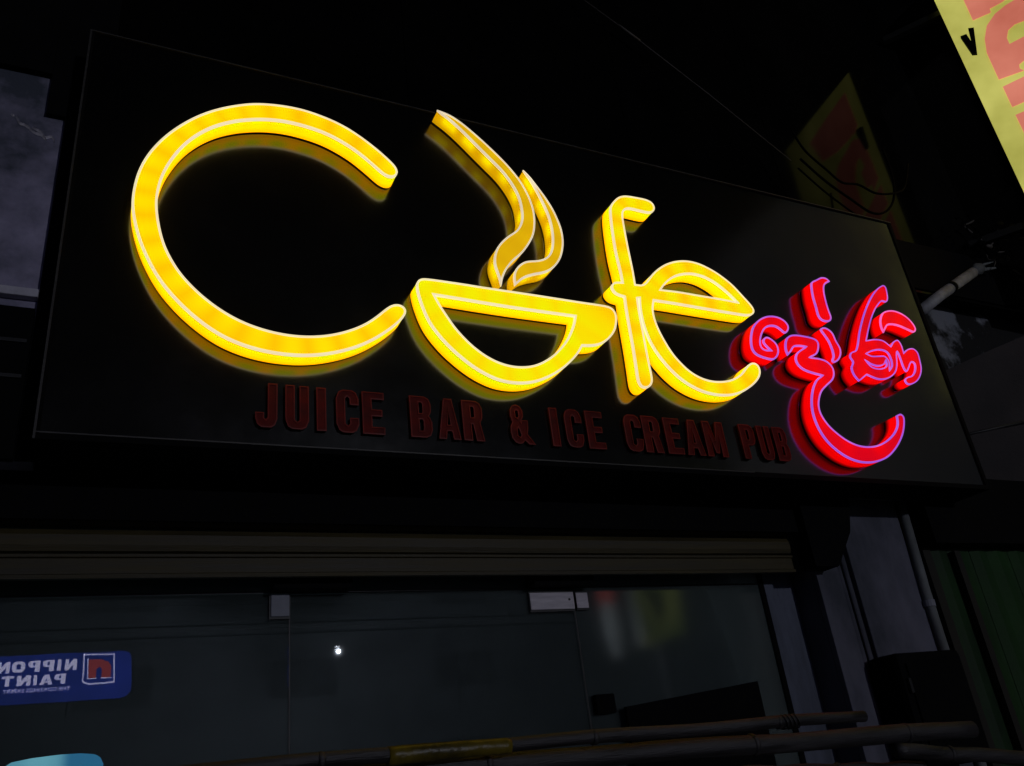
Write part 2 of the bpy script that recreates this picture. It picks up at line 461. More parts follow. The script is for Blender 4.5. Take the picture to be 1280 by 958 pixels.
# traced letter outlines and LED modules, metres in the sign plane (x, z[, corner])
OUTLINES = {
 'C': [[(0.9108,3.7646),(0.9073,3.7886),(0.8735,3.8231),(0.83,3.8619),(0.7766,3.9007),(0.7232,3.9329),(0.6696,3.9554),(0.6117,3.9698),(0.5544,3.9793),(0.4842,3.9789),(0.415,3.9689),(0.3697,3.9581),(0.3318,3.943),(0.2667,3.9096),(0.2039,3.8667),(0.1516,3.8191),(0.1051,3.7657),(0.0678,3.7129),(0.036,3.6546),(0.0129,3.5972),(-0.0022,3.538),(-0.0096,3.4741),(-0.011,3.4228),(-0.0072,3.3884),(0.0013,3.3459),(0.0132,3.3014),(0.028,3.258),(0.0477,3.2129),(0.0707,3.1678),(0.0991,3.1228),(0.1346,3.0792),(0.1733,3.0394),(0.2112,3.007),(0.2561,2.9746),(0.3019,2.9506),(0.3547,2.9324),(0.4012,2.9224),(0.4601,2.9166),(0.5201,2.9172),(0.5661,2.9226),(0.6054,2.9308),(0.6617,2.9486),(0.7136,2.9704),(0.7625,2.9984),(0.8085,3.0317),(0.8556,3.0731),(0.8901,3.111),(0.9073,3.1345),(0.9096,3.1488),(0.9,3.162),(0.8843,3.1699),(0.8657,3.1704),(0.8464,3.1592),(0.8223,3.134),(0.789,3.1006),(0.7521,3.0692),(0.7071,3.0419),(0.6547,3.0181),(0.6039,3.0025),(0.5539,2.9939),(0.5086,2.9908),(0.4597,2.9934),(0.4078,3.0017),(0.3527,3.0176),(0.3057,3.0389),(0.2629,3.0651),(0.2199,3.0982),(0.1804,3.1365),(0.1486,3.1738),(0.1229,3.2159),(0.0987,3.2658),(0.0804,3.3276),(0.0681,3.392),(0.0634,3.4396),(0.066,3.4919),(0.0756,3.5519),(0.0922,3.6043),(0.1185,3.6658),(0.1521,3.7223),(0.1951,3.7742),(0.244,3.817),(0.299,3.8506),(0.3556,3.8751),(0.4295,3.8956),(0.4982,3.9024),(0.5634,3.8984),(0.6297,3.8864),(0.6869,3.8633),(0.7396,3.8346),(0.7875,3.7977),(0.8256,3.7648),(0.8541,3.7377),(0.8787,3.7321),(0.8996,3.7431)]],
 'cup': [[(0.9486,3.2596),(0.9529,3.2776),(0.9673,3.2897),(0.9993,3.2933),(1.1342,3.2947),(1.2052,3.2939),(1.4091,3.2942),(1.6438,3.2929),(1.7616,3.2929),(1.7964,3.2863),(1.8088,3.2612),(1.801,3.2131),(1.7842,3.1758),(1.7499,3.1369),(1.7097,3.1089),(1.6671,3.0951),(1.6204,3.0897,1),(1.5979,3.0566),(1.5641,3.0199),(1.5134,2.9765),(1.4538,2.9384),(1.3972,2.9124),(1.3439,2.8989),(1.2924,2.8954),(1.2381,2.9019),(1.1898,2.9194),(1.1451,2.9436),(1.0994,2.9775),(1.055,3.018),(1.0157,3.0643),(0.9859,3.112),(0.9661,3.1665),(0.9537,3.2173)],
   [(1.0165,3.2272,1),(1.1276,3.2248),(1.1977,3.2227),(1.3545,3.2201),(1.5183,3.2203),(1.6085,3.2209,1),(1.5971,3.185),(1.5722,3.1366),(1.5429,3.0938),(1.4966,3.0445),(1.4479,3.0066),(1.3963,2.9795),(1.3477,2.9675),(1.2963,2.9658),(1.2432,2.9767),(1.1934,2.9999),(1.1415,3.0392),(1.0909,3.0951),(1.0608,3.1433),(1.0351,3.1873)]],
 'steam1': [[(1.1021,4.1445,1),(1.1517,4.1351),(1.2059,4.1061),(1.2695,4.0553),(1.3326,3.9977),(1.3949,3.933),(1.4447,3.8652),(1.4696,3.8121),(1.4853,3.7615),(1.4932,3.7076),(1.4903,3.652),(1.4753,3.5893),(1.4478,3.5377),(1.4095,3.4851),(1.362,3.4374),(1.3252,3.3871),(1.3064,3.3477),(1.2972,3.3133,1),(1.2932,3.3491),(1.2852,3.3801),(1.2796,3.4117),(1.2841,3.4454),(1.2989,3.4867),(1.3265,3.5257),(1.3618,3.561),(1.397,3.5908),(1.4198,3.6245),(1.4331,3.6625),(1.4361,3.7106),(1.4321,3.7618),(1.4173,3.8082),(1.3978,3.8475),(1.3667,3.8926),(1.3151,3.9462),(1.2585,4.005),(1.2019,4.0638),(1.1496,4.1103),(1.1127,4.1354)]],
 'steam2': [[(1.4725,3.9191,1),(1.4963,3.8949),(1.5254,3.8515),(1.5584,3.7991),(1.5864,3.7429),(1.6027,3.6921),(1.6131,3.6409),(1.6131,3.5883),(1.6054,3.5467),(1.5832,3.4889),(1.5457,3.4398),(1.504,3.4099),(1.4486,3.3894),(1.3985,3.3644),(1.3579,3.3251,1),(1.3571,3.36),(1.3667,3.3943),(1.3911,3.4261),(1.4253,3.4489),(1.4743,3.4605),(1.5142,3.4794),(1.5422,3.5099),(1.5577,3.5535),(1.565,3.6017),(1.5658,3.6491),(1.56,3.7015),(1.5441,3.7585),(1.5257,3.8105),(1.5085,3.8534),(1.4895,3.8898)]],
 'fe': [[(1.8879,3.8211),(1.9131,3.857),(1.9454,3.8866),(1.9802,3.9013),(2.0296,3.9059),(2.1001,3.9061),(2.1278,3.8942),(2.1346,3.8672),(2.1227,3.8458),(2.1007,3.8329),(2.057,3.8314),(2.0038,3.8331),(1.9763,3.8297),(1.9576,3.8163),(1.9466,3.7929),(1.9425,3.7538),(1.9391,3.6221),(1.9391,3.495),(1.9365,3.4241,1),(1.9647,3.4255,1),(1.9879,3.4366),(2.0219,3.4755),(2.0622,3.5157),(2.1228,3.5589),(2.1915,3.5886),(2.2572,3.6006),(2.315,3.5968),(2.3733,3.5786),(2.4222,3.5543),(2.4795,3.5127),(2.523,3.4632),(2.5616,3.416),(2.5727,3.391),(2.5603,3.3686),(2.5261,3.3561),(2.4343,3.3541),(2.3228,3.355),(2.2154,3.3562),(2.1094,3.3575),(2.0161,3.3564,1),(2.0018,3.3121),(2.0002,3.2633),(2.0099,3.2115),(2.0278,3.1614),(2.0496,3.1151),(2.0748,3.0789),(2.1192,3.0351),(2.1697,3.0086),(2.2253,2.998),(2.2855,3.0018),(2.3432,3.0178),(2.3995,3.0495),(2.4375,3.086),(2.4727,3.1102),(2.5001,3.1089),(2.5123,3.0918),(2.5068,3.0608),(2.4778,3.0246),(2.4209,2.9832),(2.3578,2.9525),(2.2935,2.9369),(2.2211,2.9346),(2.1537,2.9469),(2.0858,2.9774),(2.0338,3.0197),(1.9885,3.0756),(1.955,3.1391),(1.9397,3.1972),(1.9336,3.2573),(1.9361,3.3156),(1.9423,3.3565,1),(1.9318,3.354,1),(1.9275,3.2865),(1.9265,3.2004),(1.9245,3.1131),(1.9241,3.0507),(1.9247,2.9884),(1.9203,2.9601),(1.906,2.942),(1.8831,2.9313),(1.863,2.935),(1.8528,2.9562),(1.8549,3.0257),(1.8585,3.1069),(1.8605,3.201),(1.8622,3.2815),(1.8665,3.3517,1),(1.8496,3.3537),(1.8265,3.3594),(1.8126,3.3767),(1.8111,3.3952),(1.8216,3.4111),(1.8382,3.4193),(1.871,3.4232,1),(1.8718,3.4712),(1.8674,3.5691),(1.8711,3.6802),(1.8781,3.7678)],
   [(2.0666,3.4192,1),(2.1016,3.4582),(2.1513,3.4963),(2.202,3.5191),(2.2598,3.532),(2.3153,3.5292),(2.3485,3.5195),(2.39,3.4997),(2.4417,3.4601),(2.4817,3.4195,1),(2.3972,3.4224),(2.2583,3.4228),(2.1581,3.4233)]],
 'r_top': [[(2.9974,3.6095),(3.0341,3.6304),(3.0785,3.6523),(3.112,3.6523),(3.1266,3.637,1),(3.0858,3.613),(3.066,3.572),(3.0577,3.5137),(3.056,3.4566),(3.0582,3.4235),(3.0456,3.4022),(3.0196,3.3933),(2.9891,3.397),(2.974,3.4173),(2.9756,3.4671),(2.9768,3.5237),(2.9857,3.5764)]],
 'r_swirl': [[(2.7576,3.3326),(2.746,3.3065),(2.7225,3.2908),(2.7036,3.3059),(2.6779,3.3192),(2.6416,3.3168),(2.6065,3.2991),(2.5793,3.2671),(2.557,3.2234),(2.5569,3.1947),(2.5772,3.1863),(2.6038,3.1887,1),(2.5836,3.2097),(2.5743,3.2256),(2.5826,3.2433),(2.6016,3.2552),(2.6211,3.2519),(2.649,3.2296),(2.6543,3.1996),(2.6406,3.1676),(2.6093,3.1423),(2.5686,3.1416),(2.5161,3.1554),(2.4986,3.178),(2.5021,3.2213),(2.5238,3.2753),(2.5534,3.3151),(2.599,3.3502),(2.6527,3.3713),(2.7074,3.3736),(2.7446,3.3576)]],
 'r_crescent': [[(2.7069,3.2348),(2.7184,3.2565),(2.7364,3.2747),(2.7697,3.2878),(2.8259,3.2913),(2.8977,3.2849),(2.9174,3.2687),(2.9064,3.2302),(2.8839,3.202),(2.837,3.1791,1),(2.8959,3.1792),(2.9364,3.1693),(2.962,3.1427),(2.9585,3.1056),(2.9363,3.0743),(2.889,3.0408),(2.847,3.0084),(2.8189,2.9706),(2.801,2.9276),(2.8026,2.8864),(2.8275,2.8408),(2.8686,2.803),(2.9167,2.7735),(2.9701,2.7564),(3.0302,2.7532),(3.0965,2.7643),(3.1607,2.7893),(3.2229,2.8273),(3.2626,2.8657),(3.2788,2.8955),(3.2859,2.9249,1),(3.3168,2.9348),(3.3321,2.9212),(3.3111,2.8692),(3.2735,2.8168),(3.2106,2.7577),(3.1354,2.7089),(3.053,2.6817),(2.9715,2.674),(2.9,2.6866),(2.8365,2.7187),(2.7873,2.7651),(2.7594,2.8229),(2.7519,2.8892),(2.7648,2.9521),(2.7966,3.0175),(2.8348,3.0639),(2.877,3.0905,1),(2.8313,3.0959),(2.7761,3.1086),(2.7479,3.1305),(2.7427,3.16),(2.7595,3.1898),(2.787,3.2095),(2.8276,3.2327,1),(2.7898,3.2318),(2.7538,3.2237),(2.7295,3.1985),(2.7021,3.1748,1),(2.6982,3.2001)]],
 'r_stroke': [[(2.9602,3.3441),(2.9869,3.356),(3.0106,3.3509),(3.0323,3.332),(3.0399,3.2893),(3.0519,3.2534),(3.044,3.2204),(3.0157,3.1863),(2.9843,3.1701),(2.9725,3.1776),(2.9907,3.2032),(2.9952,3.2409),(2.9874,3.2882),(2.9685,3.3236)]],
 'r_tall': [[(3.5174,3.6792),(3.5306,3.6706),(3.5249,3.6275),(3.5134,3.594),(3.4941,3.5743),(3.465,3.5761),(3.4176,3.5414),(3.3582,3.4782),(3.3037,3.4034),(3.2506,3.3199,1),(3.3151,3.3343),(3.3706,3.3333),(3.4109,3.3069,1),(3.4463,3.3383),(3.4802,3.3504),(3.4937,3.3257),(3.4913,3.2808,1),(3.5306,3.3053),(3.5745,3.3138),(3.5959,3.295),(3.5922,3.2485),(3.5806,3.2011),(3.5466,3.1524),(3.499,3.1175),(3.4428,3.1015),(3.428,3.1203),(3.4493,3.1393),(3.494,3.1544),(3.5309,3.1895),(3.5444,3.2279),(3.5241,3.2332),(3.4851,3.193),(3.4625,3.1725),(3.4519,3.1937),(3.4512,3.2537),(3.4462,3.283),(3.4328,3.2614),(3.4094,3.2018),(3.3727,3.1543),(3.3114,3.1204),(3.245,3.1098),(3.1743,3.1261,1),(3.1088,3.0859,1),(3.0878,3.1171),(3.0869,3.1538),(3.1104,3.1873),(3.1001,3.2112),(3.117,3.2372),(3.158,3.2563),(3.2283,3.3739),(3.3041,3.4838),(3.3828,3.5771),(3.4567,3.6446)],
   [(3.2194,3.2433,1),(3.2701,3.265),(3.3312,3.2777),(3.3722,3.2684),(3.3819,3.2373),(3.3736,3.1978),(3.3434,3.1672,1),(3.361,3.2169),(3.3446,3.2435),(3.2994,3.2396),(3.2489,3.2346)],
   [(3.1985,3.2037,1),(3.2306,3.1876),(3.2757,3.1831),(3.3201,3.1975),(3.3432,3.2237,1),(3.3383,3.1969),(3.3174,3.1799),(3.271,3.1679),(3.2234,3.1739)]],
 'r_cap': [[(3.4308,3.4952),(3.4642,3.515),(3.5199,3.5274),(3.5756,3.5199),(3.6172,3.4978),(3.6418,3.4667),(3.6478,3.4374),(3.6266,3.4154),(3.5843,3.4247),(3.5314,3.438),(3.4822,3.4406),(3.442,3.4314),(3.4198,3.4109),(3.396,3.384,1),(3.3904,3.4088),(3.3996,3.4504)]],
}
LEDS = {
 'C': [(0.8933,3.7701),(0.8717,3.7883),(0.7993,3.8485),(0.699,3.9087),(0.5887,3.939),(0.4689,3.9413),(0.3675,3.9207),(0.2866,3.8869),(0.2142,3.8389),(0.1451,3.7746),(0.0871,3.6973),(0.0451,3.6025),(0.0262,3.5167),(0.0239,3.4274),(0.0416,3.326),(0.0782,3.2369),(0.1427,3.145),(0.2131,3.0727),(0.2951,3.0108),(0.3923,2.968),(0.5014,2.9522),(0.6062,2.9651),(0.7021,3.0048),(0.7885,3.0633),(0.8707,3.1398)],
 'cup': [(0.9786,3.2645),(1.0728,3.266),(1.1689,3.2604),(1.2678,3.2582),(1.3694,3.256),(1.4731,3.25),(1.5802,3.2476),(1.6671,3.2196),(1.7175,3.1898),(1.6559,3.1559),(1.5793,3.1101),(1.5303,3.0478),(1.4499,2.9736),(1.3442,2.9356),(1.2317,2.9433),(1.1282,3.0099),(1.0524,3.0992),(1.0037,3.1863)],
 'fe': [(2.0875,3.8663),(2.0118,3.8762),(1.9228,3.8122),(1.9067,3.6882),(1.9087,3.555),(1.9082,3.4334),(1.9229,3.3881),(1.9132,3.2659),(1.9062,3.1405),(1.9002,3.0227),(1.84,3.3905),(2.0172,3.4112),(2.0736,3.4773),(2.189,3.5513),(2.3052,3.559),(2.4016,3.5156),(2.4831,3.448),(2.5119,3.3892),(2.3982,3.3889),(2.2533,3.3916),(2.1175,3.3949),(1.9754,3.3137),(1.9699,3.1975),(2.016,3.1018),(2.0977,3.0074),(2.2175,2.9643),(2.3606,2.9932),(2.4685,3.0769)],
 'steam1': [(1.1664,4.11),(1.2539,4.0388),(1.3341,3.9653),(1.4068,3.8898),(1.4511,3.7994),(1.4609,3.6782),(1.4273,3.5635),(1.3453,3.478),(1.2971,3.394)],
 'steam2': [(1.5009,3.8618),(1.5544,3.7562),(1.5875,3.6479),(1.5774,3.5335),(1.5004,3.4375),(1.4059,3.4019)],
}

# ================================================================== SETTING
def quad_sheet(name, x0, x1, y0, y1, z, mat):
    me = bpy.data.meshes.new(name)
    me.from_pydata([(x0, y0, z), (x1, y0, z), (x1, y1, z), (x0, y1, z)], [], [(0, 1, 2, 3)])
    return link(name, me, mat)
tag(quad_sheet('ground', -150, 150, -150, 150, -0.15, M['asphalt']), kind='structure')
tag(box('pavement', -12, 14, -1.9, 0.47, -0.146, 0.0, M['concrete'], bevel=0.01), kind='structure')

# ================================================================== SHOP BUILDING
shop = empty('shop_building', (0, 0.5, 0), 'dark shopfront with rolled-up tan shutter and glass doors under the glowing sign', 'building')
# upper cladding: glossy black panels with open joints
cx = [-0.19, 1.2, 2.55, 3.70, 6.92]
cz = [2.60, 4.152, 6.62, 8.6]
for i in range(4):
    for j in range(3):
        if i >= 3 and j == 0: continue
        box('cladding_panel', cx[i] + 0.002, cx[i + 1] - 0.002, 0.48, 0.505, cz[j] + 0.002, cz[j + 1] - 0.002, M['cladding'], shop, bevel=0.001)
box('upper_wall', -0.19, 3.45, 0.51, 0.7, 2.60, 8.6, M['black_matt'], shop)
box('upper_wall', 3.455, 6.92, 0.51, 0.7, 4.63, 8.6, M['black_matt'], shop)
# dark soffit between sign and shutter, shutter end plate
box('soffit', -1.4, 3.06, 0.235, 0.448, 2.585, 2.62, M['black_matt'], shop)
prism('shutter_end_plate', [(2.86, 2.30), (3.00, 2.30), (3.13, 2.46), (3.18, 2.60), (3.18, 2.64), (2.86, 2.64)], 0.24, 0.335, M['black_matt'], shop)
box('slat_shade', -1.4, 2.86, 0.285, 0.30, 2.468, 2.584, M['black_matt'], shop)  # added black board standing in for the shade over the upper slats
# rolled shutter: bottom bar and the slats that still hang out of the housing
sh = box('roller_shutter', -1.4, 2.855, 0.40, 0.444, 2.56, 2.72, M['black_matt'], shop)
z = 2.302
for k, h in enumerate((0.080, 0.082, 0.082)):
    bm = bmesh.new()
    prof = [(0.0, 0.0), (0.016, 0.006), (0.022, 0.3 * h), (0.022, 0.7 * h), (0.012, 0.93 * h), (0.0, 0.95 * h)] if k else [(0.0, 0.0), (0.02, 0.0), (0.022, 0.012), (0.014, 0.016), (0.014, 0.80 * h), (0.022, 0.84 * h), (0.022, 0.95 * h), (0.0, 0.95 * h)]
    xs = [-1.4 + i * 0.425 for i in range(11)]
    rows = [[bm.verts.new((x, 0.372 - d + 0.0015 * math.sin(x * 3 + k), z + hh + 0.0012 * math.sin(x * 2.3 + k))) for d, hh in prof] for x in xs]
    for a, b in zip(rows, rows[1:]):
        for q in range(len(prof)):
            bm.faces.new((a[q], a[(q + 1) % len(prof)], b[(q + 1) % len(prof)], b[q]))
    bm.faces.new(rows[0]); bm.faces.new(list(reversed(rows[-1])))
    bmesh.ops.translate(bm, verts=bm.verts, vec=-origin(sh))
    from_bm('bottom_bar' if k == 0 else 'slat', bm, M['slat'], sh)
    z += h
# glazing: transom, fixed pane, door leaf, right pane
box('transom_pane', -1.4, 2.74, 0.500, 0.510, 2.288, 2.60, M['glass_film'], shop)
fixed = box('fixed_pane', -1.4, 0.609, 0.500, 0.510, 0.02, 2.280, M['glass'], shop)
door = box('glass_door', 0.616, 1.752, 0.500, 0.510, 0.02, 2.276, M['glass'], shop)
side = box('side_pane', 1.759, 2.74, 0.500, 0.510, 0.02, 2.280, M['glass_soft'], shop)
def rel_box(name, parent, *a, mat=None, bevel=0.0): return box(name, *a, mat, parent, bevel)
rel_box('patch_fitting', fixed, 0.546, 0.609, 0.484, 0.4895, 2.197, 2.274, mat=M['steel_dull'], bevel=0.003)
pf = rel_box('patch_fitting', door, 1.55, 1.749, 0.484, 0.4895, 2.194, 2.261, mat=M['steel'], bevel=0.003)
rel_box('patch_fitting', side, 1.760, 1.815, 0.484, 0.4895, 2.196, 2.258, mat=M['steel'], bevel=0.003)
bm = bmesh.new()
bmesh.ops.create_cone(bm, cap_ends=True, segments=12, radius1=0.006, radius2=0.005, depth=0.004, matrix=Matrix.Translation((1.727, 0.4845, 2.232)) @ Matrix.Rotation(R(90), 4, 'X'))
bmesh.ops.translate(bm, verts=bm.verts, vec=-origin(door))
from_bm('screw', bm, M['black_metal'], door)
for p_, a_ in ((door, (1.548, 1.7515, 2.186, 2.2665)), (side, (1.7595, 1.819, 2.190, 2.262)), (fixed, (0.541, 0.612, 2.189, 2.2755))):
    box('fitting_gasket', a_[0], a_[1], 0.490, 0.4985, a_[2], a_[3], M['black_metal'], p_)
rel_box('lock_body', side, 1.775, 1.862, 0.470, 0.4993, 1.79, 1.862, mat=M['black_matt'], bevel=0.006)
for x in (0.6125, 1.7555):
    box('pane_joint', x - 0.0028, x + 0.0028, 0.501, 0.509, 0.02, 2.282, M['black_metal'], shop)
for x0, x1 in ((0.544, 0.819), (1.544, 1.818)):
    box('header_bracket', x0, x1, 0.42, 0.497, 2.279, 2.56, M['black_matt'], shop)
box('glazing_bar', -1.4, 2.74, 0.4985, 0.5115, 2.2805, 2.2875, M['black_metal'], shop)
# right jamb, dark recess, pillar
box('glazing_post', 2.742, 2.768, 0.492, 0.52, 0.0, 2.62, M['black_matt'], shop)
box('door_jamb', 2.772, 2.951, 0.500, 0.62, 0.0, 2.6, M['jamb'], shop, bevel=0.004)
pil = box('pillar', 2.952, 3.62, 0.372, 0.62, 0.0, 2.72, M['pillar'], shop)
box('pilaster_strip', 2.952, 3.095, 0.340, 0.3715, 0.0, 2.57, M['pillar'], pil, bevel=0.004)
box('pilaster_strip', 3.185, 3.60, 0.336, 0.3715, 0.0, 2.70, M['pillar'], pil, bevel=0.006)
for x in (3.118, 3.160):
    tube('wall_conduit', [(x, 0.358, 0.0), (x + 0.004, 0.357, 1.2), (x - 0.002, 0.358, 2.62)], 0.012, M['pillar'], pil, seg=8)
# interior seen through the glass
box('interior_wall', -2.2, 3.05, 5.0, 5.15, 0, 3.1, M['interior'], shop)
box('interior_wall', -2.35, -2.2, 0.52, 5.15, 0, 3.1, M['interior'], shop)
box('interior_wall', 3.05, 3.2, 0.63, 5.15, 0, 3.1, M['interior'], shop)
box('interior_ceiling', -2.2, 3.05, 0.70, 5.0, 2.95, 3.1, M['interior'], shop)
box('interior_floor', -2.2, 3.05, 0.52, 5.0, -0.10, 0.012, M['interior'], shop)
for y in (1.6, 2.7, 3.8):
    box('ceiling_beam', -2.2, 3.05, y, y + 0.16, 2.78, 2.95, M['interior'], shop)

# things inside the shop
lb = empty('leaning_board', (2.23, 0.46, 0), 'black board with a slanting top standing against the right glass pane', 'board')
prism('panel', [(1.896, 0.004), (2.573, 0.004), (2.573, 1.862), (1.896, 1.807)], 0.455, 0.473, M['black_matt'], lb)
for x in (1.95, 2.50):
    box('backing_batten', x, x + 0.03, 0.4735, 0.492, 0.01, 1.75, M['black_matt'], lb)
blue_glow = empty('blue_glow_shape', (-0.08, 1.0, 0), 'blue glowing shape behind the glass at lower left', 'drinks cooler')
box('dark_base', -0.24, 0.08, 0.80, 1.3, 0, 1.60, M['dark_wood'], blue_glow)
glow_outline = [(-0.225, 1.60), (-0.225, 1.790), (-0.218, 1.815), (-0.195, 1.829), (-0.14, 1.836), (-0.06, 1.8395), (0.0, 1.838), (0.045, 1.831), (0.066, 1.815), (0.07, 1.60)]
V = []; F = []
xs = [p[0] for p in glow_outline]
steps = [-0.225 + 0.295 * i / 30 for i in range(31)]
def top_at(x):
    for a, b in zip(glow_outline[1:-1], glow_outline[2:-1]):
        if a[0] <= x <= b[0] and b[0] > a[0]: return a[1] + (b[1] - a[1]) * (x - a[0]) / (b[0] - a[0])
    return 1.80
for x in steps:
    t = top_at(x)
    V += [(x, 0.80, 1.60), (x, 0.80, t), (x, 1.00, t + 0.004), (x, 1.00, 1.60)]
for i in range(30):
    for k in range(3):
        F.append((4 * i + k, 4 * i + k + 1, 4 * i + k + 5, 4 * i + k + 4))
F += [(0, 1, 2, 3), (120, 121, 122, 123)]
ho = mesh_with_led('glow_front', V, F, (), 1, M['glow_cyan'], blue_glow, origin(blue_glow))  # emissive blue shape of unknown origin, dimmer towards the right
for i, v in enumerate(V):
    u = (v[0] + 0.225) / 0.295
    wave = 0.12 * math.sin(u * 9 + v[2] * 60)
    ho.data.attributes['led'].data[i].value = max(0, min(1, 1.1 - abs(u - 0.30) * 1.7 - max(0, min(0.9, (u - 0.55) * 5)) + wave)) if u > 0.06 else 0.45

# ================================================================== SIGNBOARD
sign = empty('signboard', (1.84, 0.11, 2.6), 'long black glossy signboard carrying glowing yellow coffee-cup lettering and red script', 'sign')
SX0, SX1, SZ0, SZ1 = -0.1976, 3.872, 2.609, 4.1995
box('panel', SX0 + 0.012, SX1 - 0.022, 0.0, 0.02, SZ0 + 0.022, SZ1 - 0.008, M['panel'], sign)
box('sign_box', SX0 + 0.004, SX1 - 0.004, 0.022, 0.22, SZ0 + 0.004, SZ1 - 0.004, M['black_metal'], sign)
box('frame_bar', SX0, SX0 + 0.0115, -0.004, 0.2, SZ0, SZ1, M['black_matt'], sign)
box('frame_bar', SX1 - 0.0215, SX1, -0.006, 0.2, SZ0, SZ1, M['black_matt'], sign)
box('frame_bar', SX0 + 0.012, SX1 - 0.022, -0.004, 0.2, SZ1 - 0.0075, SZ1, M['black_matt'], sign)
box('frame_bar', SX0 + 0.012, SX1 - 0.022, -0.006, 0.2, SZ0, SZ0 + 0.0215, M['black_matt'], sign)
bm = bmesh.new()
add_box(bm, SX0 - 0.0035, SX0 + 0.003, -0.0075, -0.004, SZ0, SZ1 + 0.003)
add_box(bm, SX0 + 0.004, SX1 - 0.001, -0.0075, -0.0045, SZ1 - 0.002, SZ1 + 0.0035)
add_box(bm, SX0 + 0.004, SX1 * 0.62, -0.0095, -0.0065, SZ0 + 0.017, SZ0 + 0.0215)
bmesh.ops.translate(bm, verts=bm.verts, vec=-origin(sign))
from_bm('edge_bead', bm, M['bead'], sign)
for x in (0.3, 1.3, 2.3, 3.3):
    box('mounting_bracket', x, x + 0.05, 0.2205, 0.4785, 4.02, 4.06, M['black_metal'], sign)

Y = (M['yface'], M['yside'], M['ytrim'], M['black_matt'])
Y2 = (M['yface_bright'], M['yside'], M['ytrim'], M['black_matt'])
S_ = (M['sface'], M['sside'], M['strim'], M['black_matt'])
RD = (M['rface'], M['rside'], M['rtrim'], M['black_matt'])
RP = (M['rface'], M['rside'], M['rtrim_pink'], M['black_matt'])
channel_letter('letter', 'large glowing yellow letter C', OUTLINES['C'], Y, sign, LEDS['C'], rad=0.05, relax=14, step=0.009)
channel_letter('cup_emblem', 'glowing yellow coffee cup shape standing in for the letter a', OUTLINES['cup'], Y2, sign, LEDS['cup'], rad=0.085, relax=5)
channel_letter('steam_wisp', 'tall curved amber steam wisp rising from the cup', OUTLINES['steam1'], S_, sign, LEDS['steam1'], rad=0.035, tw=0.0062, relax=5)
channel_letter('steam_wisp', 'short curved amber steam wisp rising from the cup', OUTLINES['steam2'], S_, sign, LEDS['steam2'], rad=0.035, tw=0.0062, relax=5)
channel_letter('letter', 'glowing yellow joined letters f and e', OUTLINES['fe'], Y2, sign, LEDS['fe'], rad=0.055, relax=4, step=0.007)
RL = {'r_top': 'red stroke with hooked top above the script', 'r_swirl': 'red curled script letter next to the yellow e',
      'r_crescent': 'red script letter with a long crescent tail', 'r_stroke': 'small slanted red stroke in the middle of the script',
      'r_tall': 'red script letter with a tall stem and a loop', 'r_cap': 'red cap stroke at the right of the tall stem'}
for k, lab in RL.items():
    loops = OUTLINES[k]
    pts = [p[:2] for p in loops[0]]
    cxm = sum(p[0] for p in pts) / len(pts); czm = sum(p[1] for p in pts) / len(pts)
    leds = [(p[0] * 0.8 + cxm * 0.2, p[1] * 0.8 + czm * 0.2) for p in pts[::3]]
    channel_letter('letter', lab, loops, RP if k == 'r_cap' else RD, sign, leds, rad=0.05, tw=0.0046 if k == 'r_tall' else 0.006, td=0.0075, step=0.0055, relax=2)

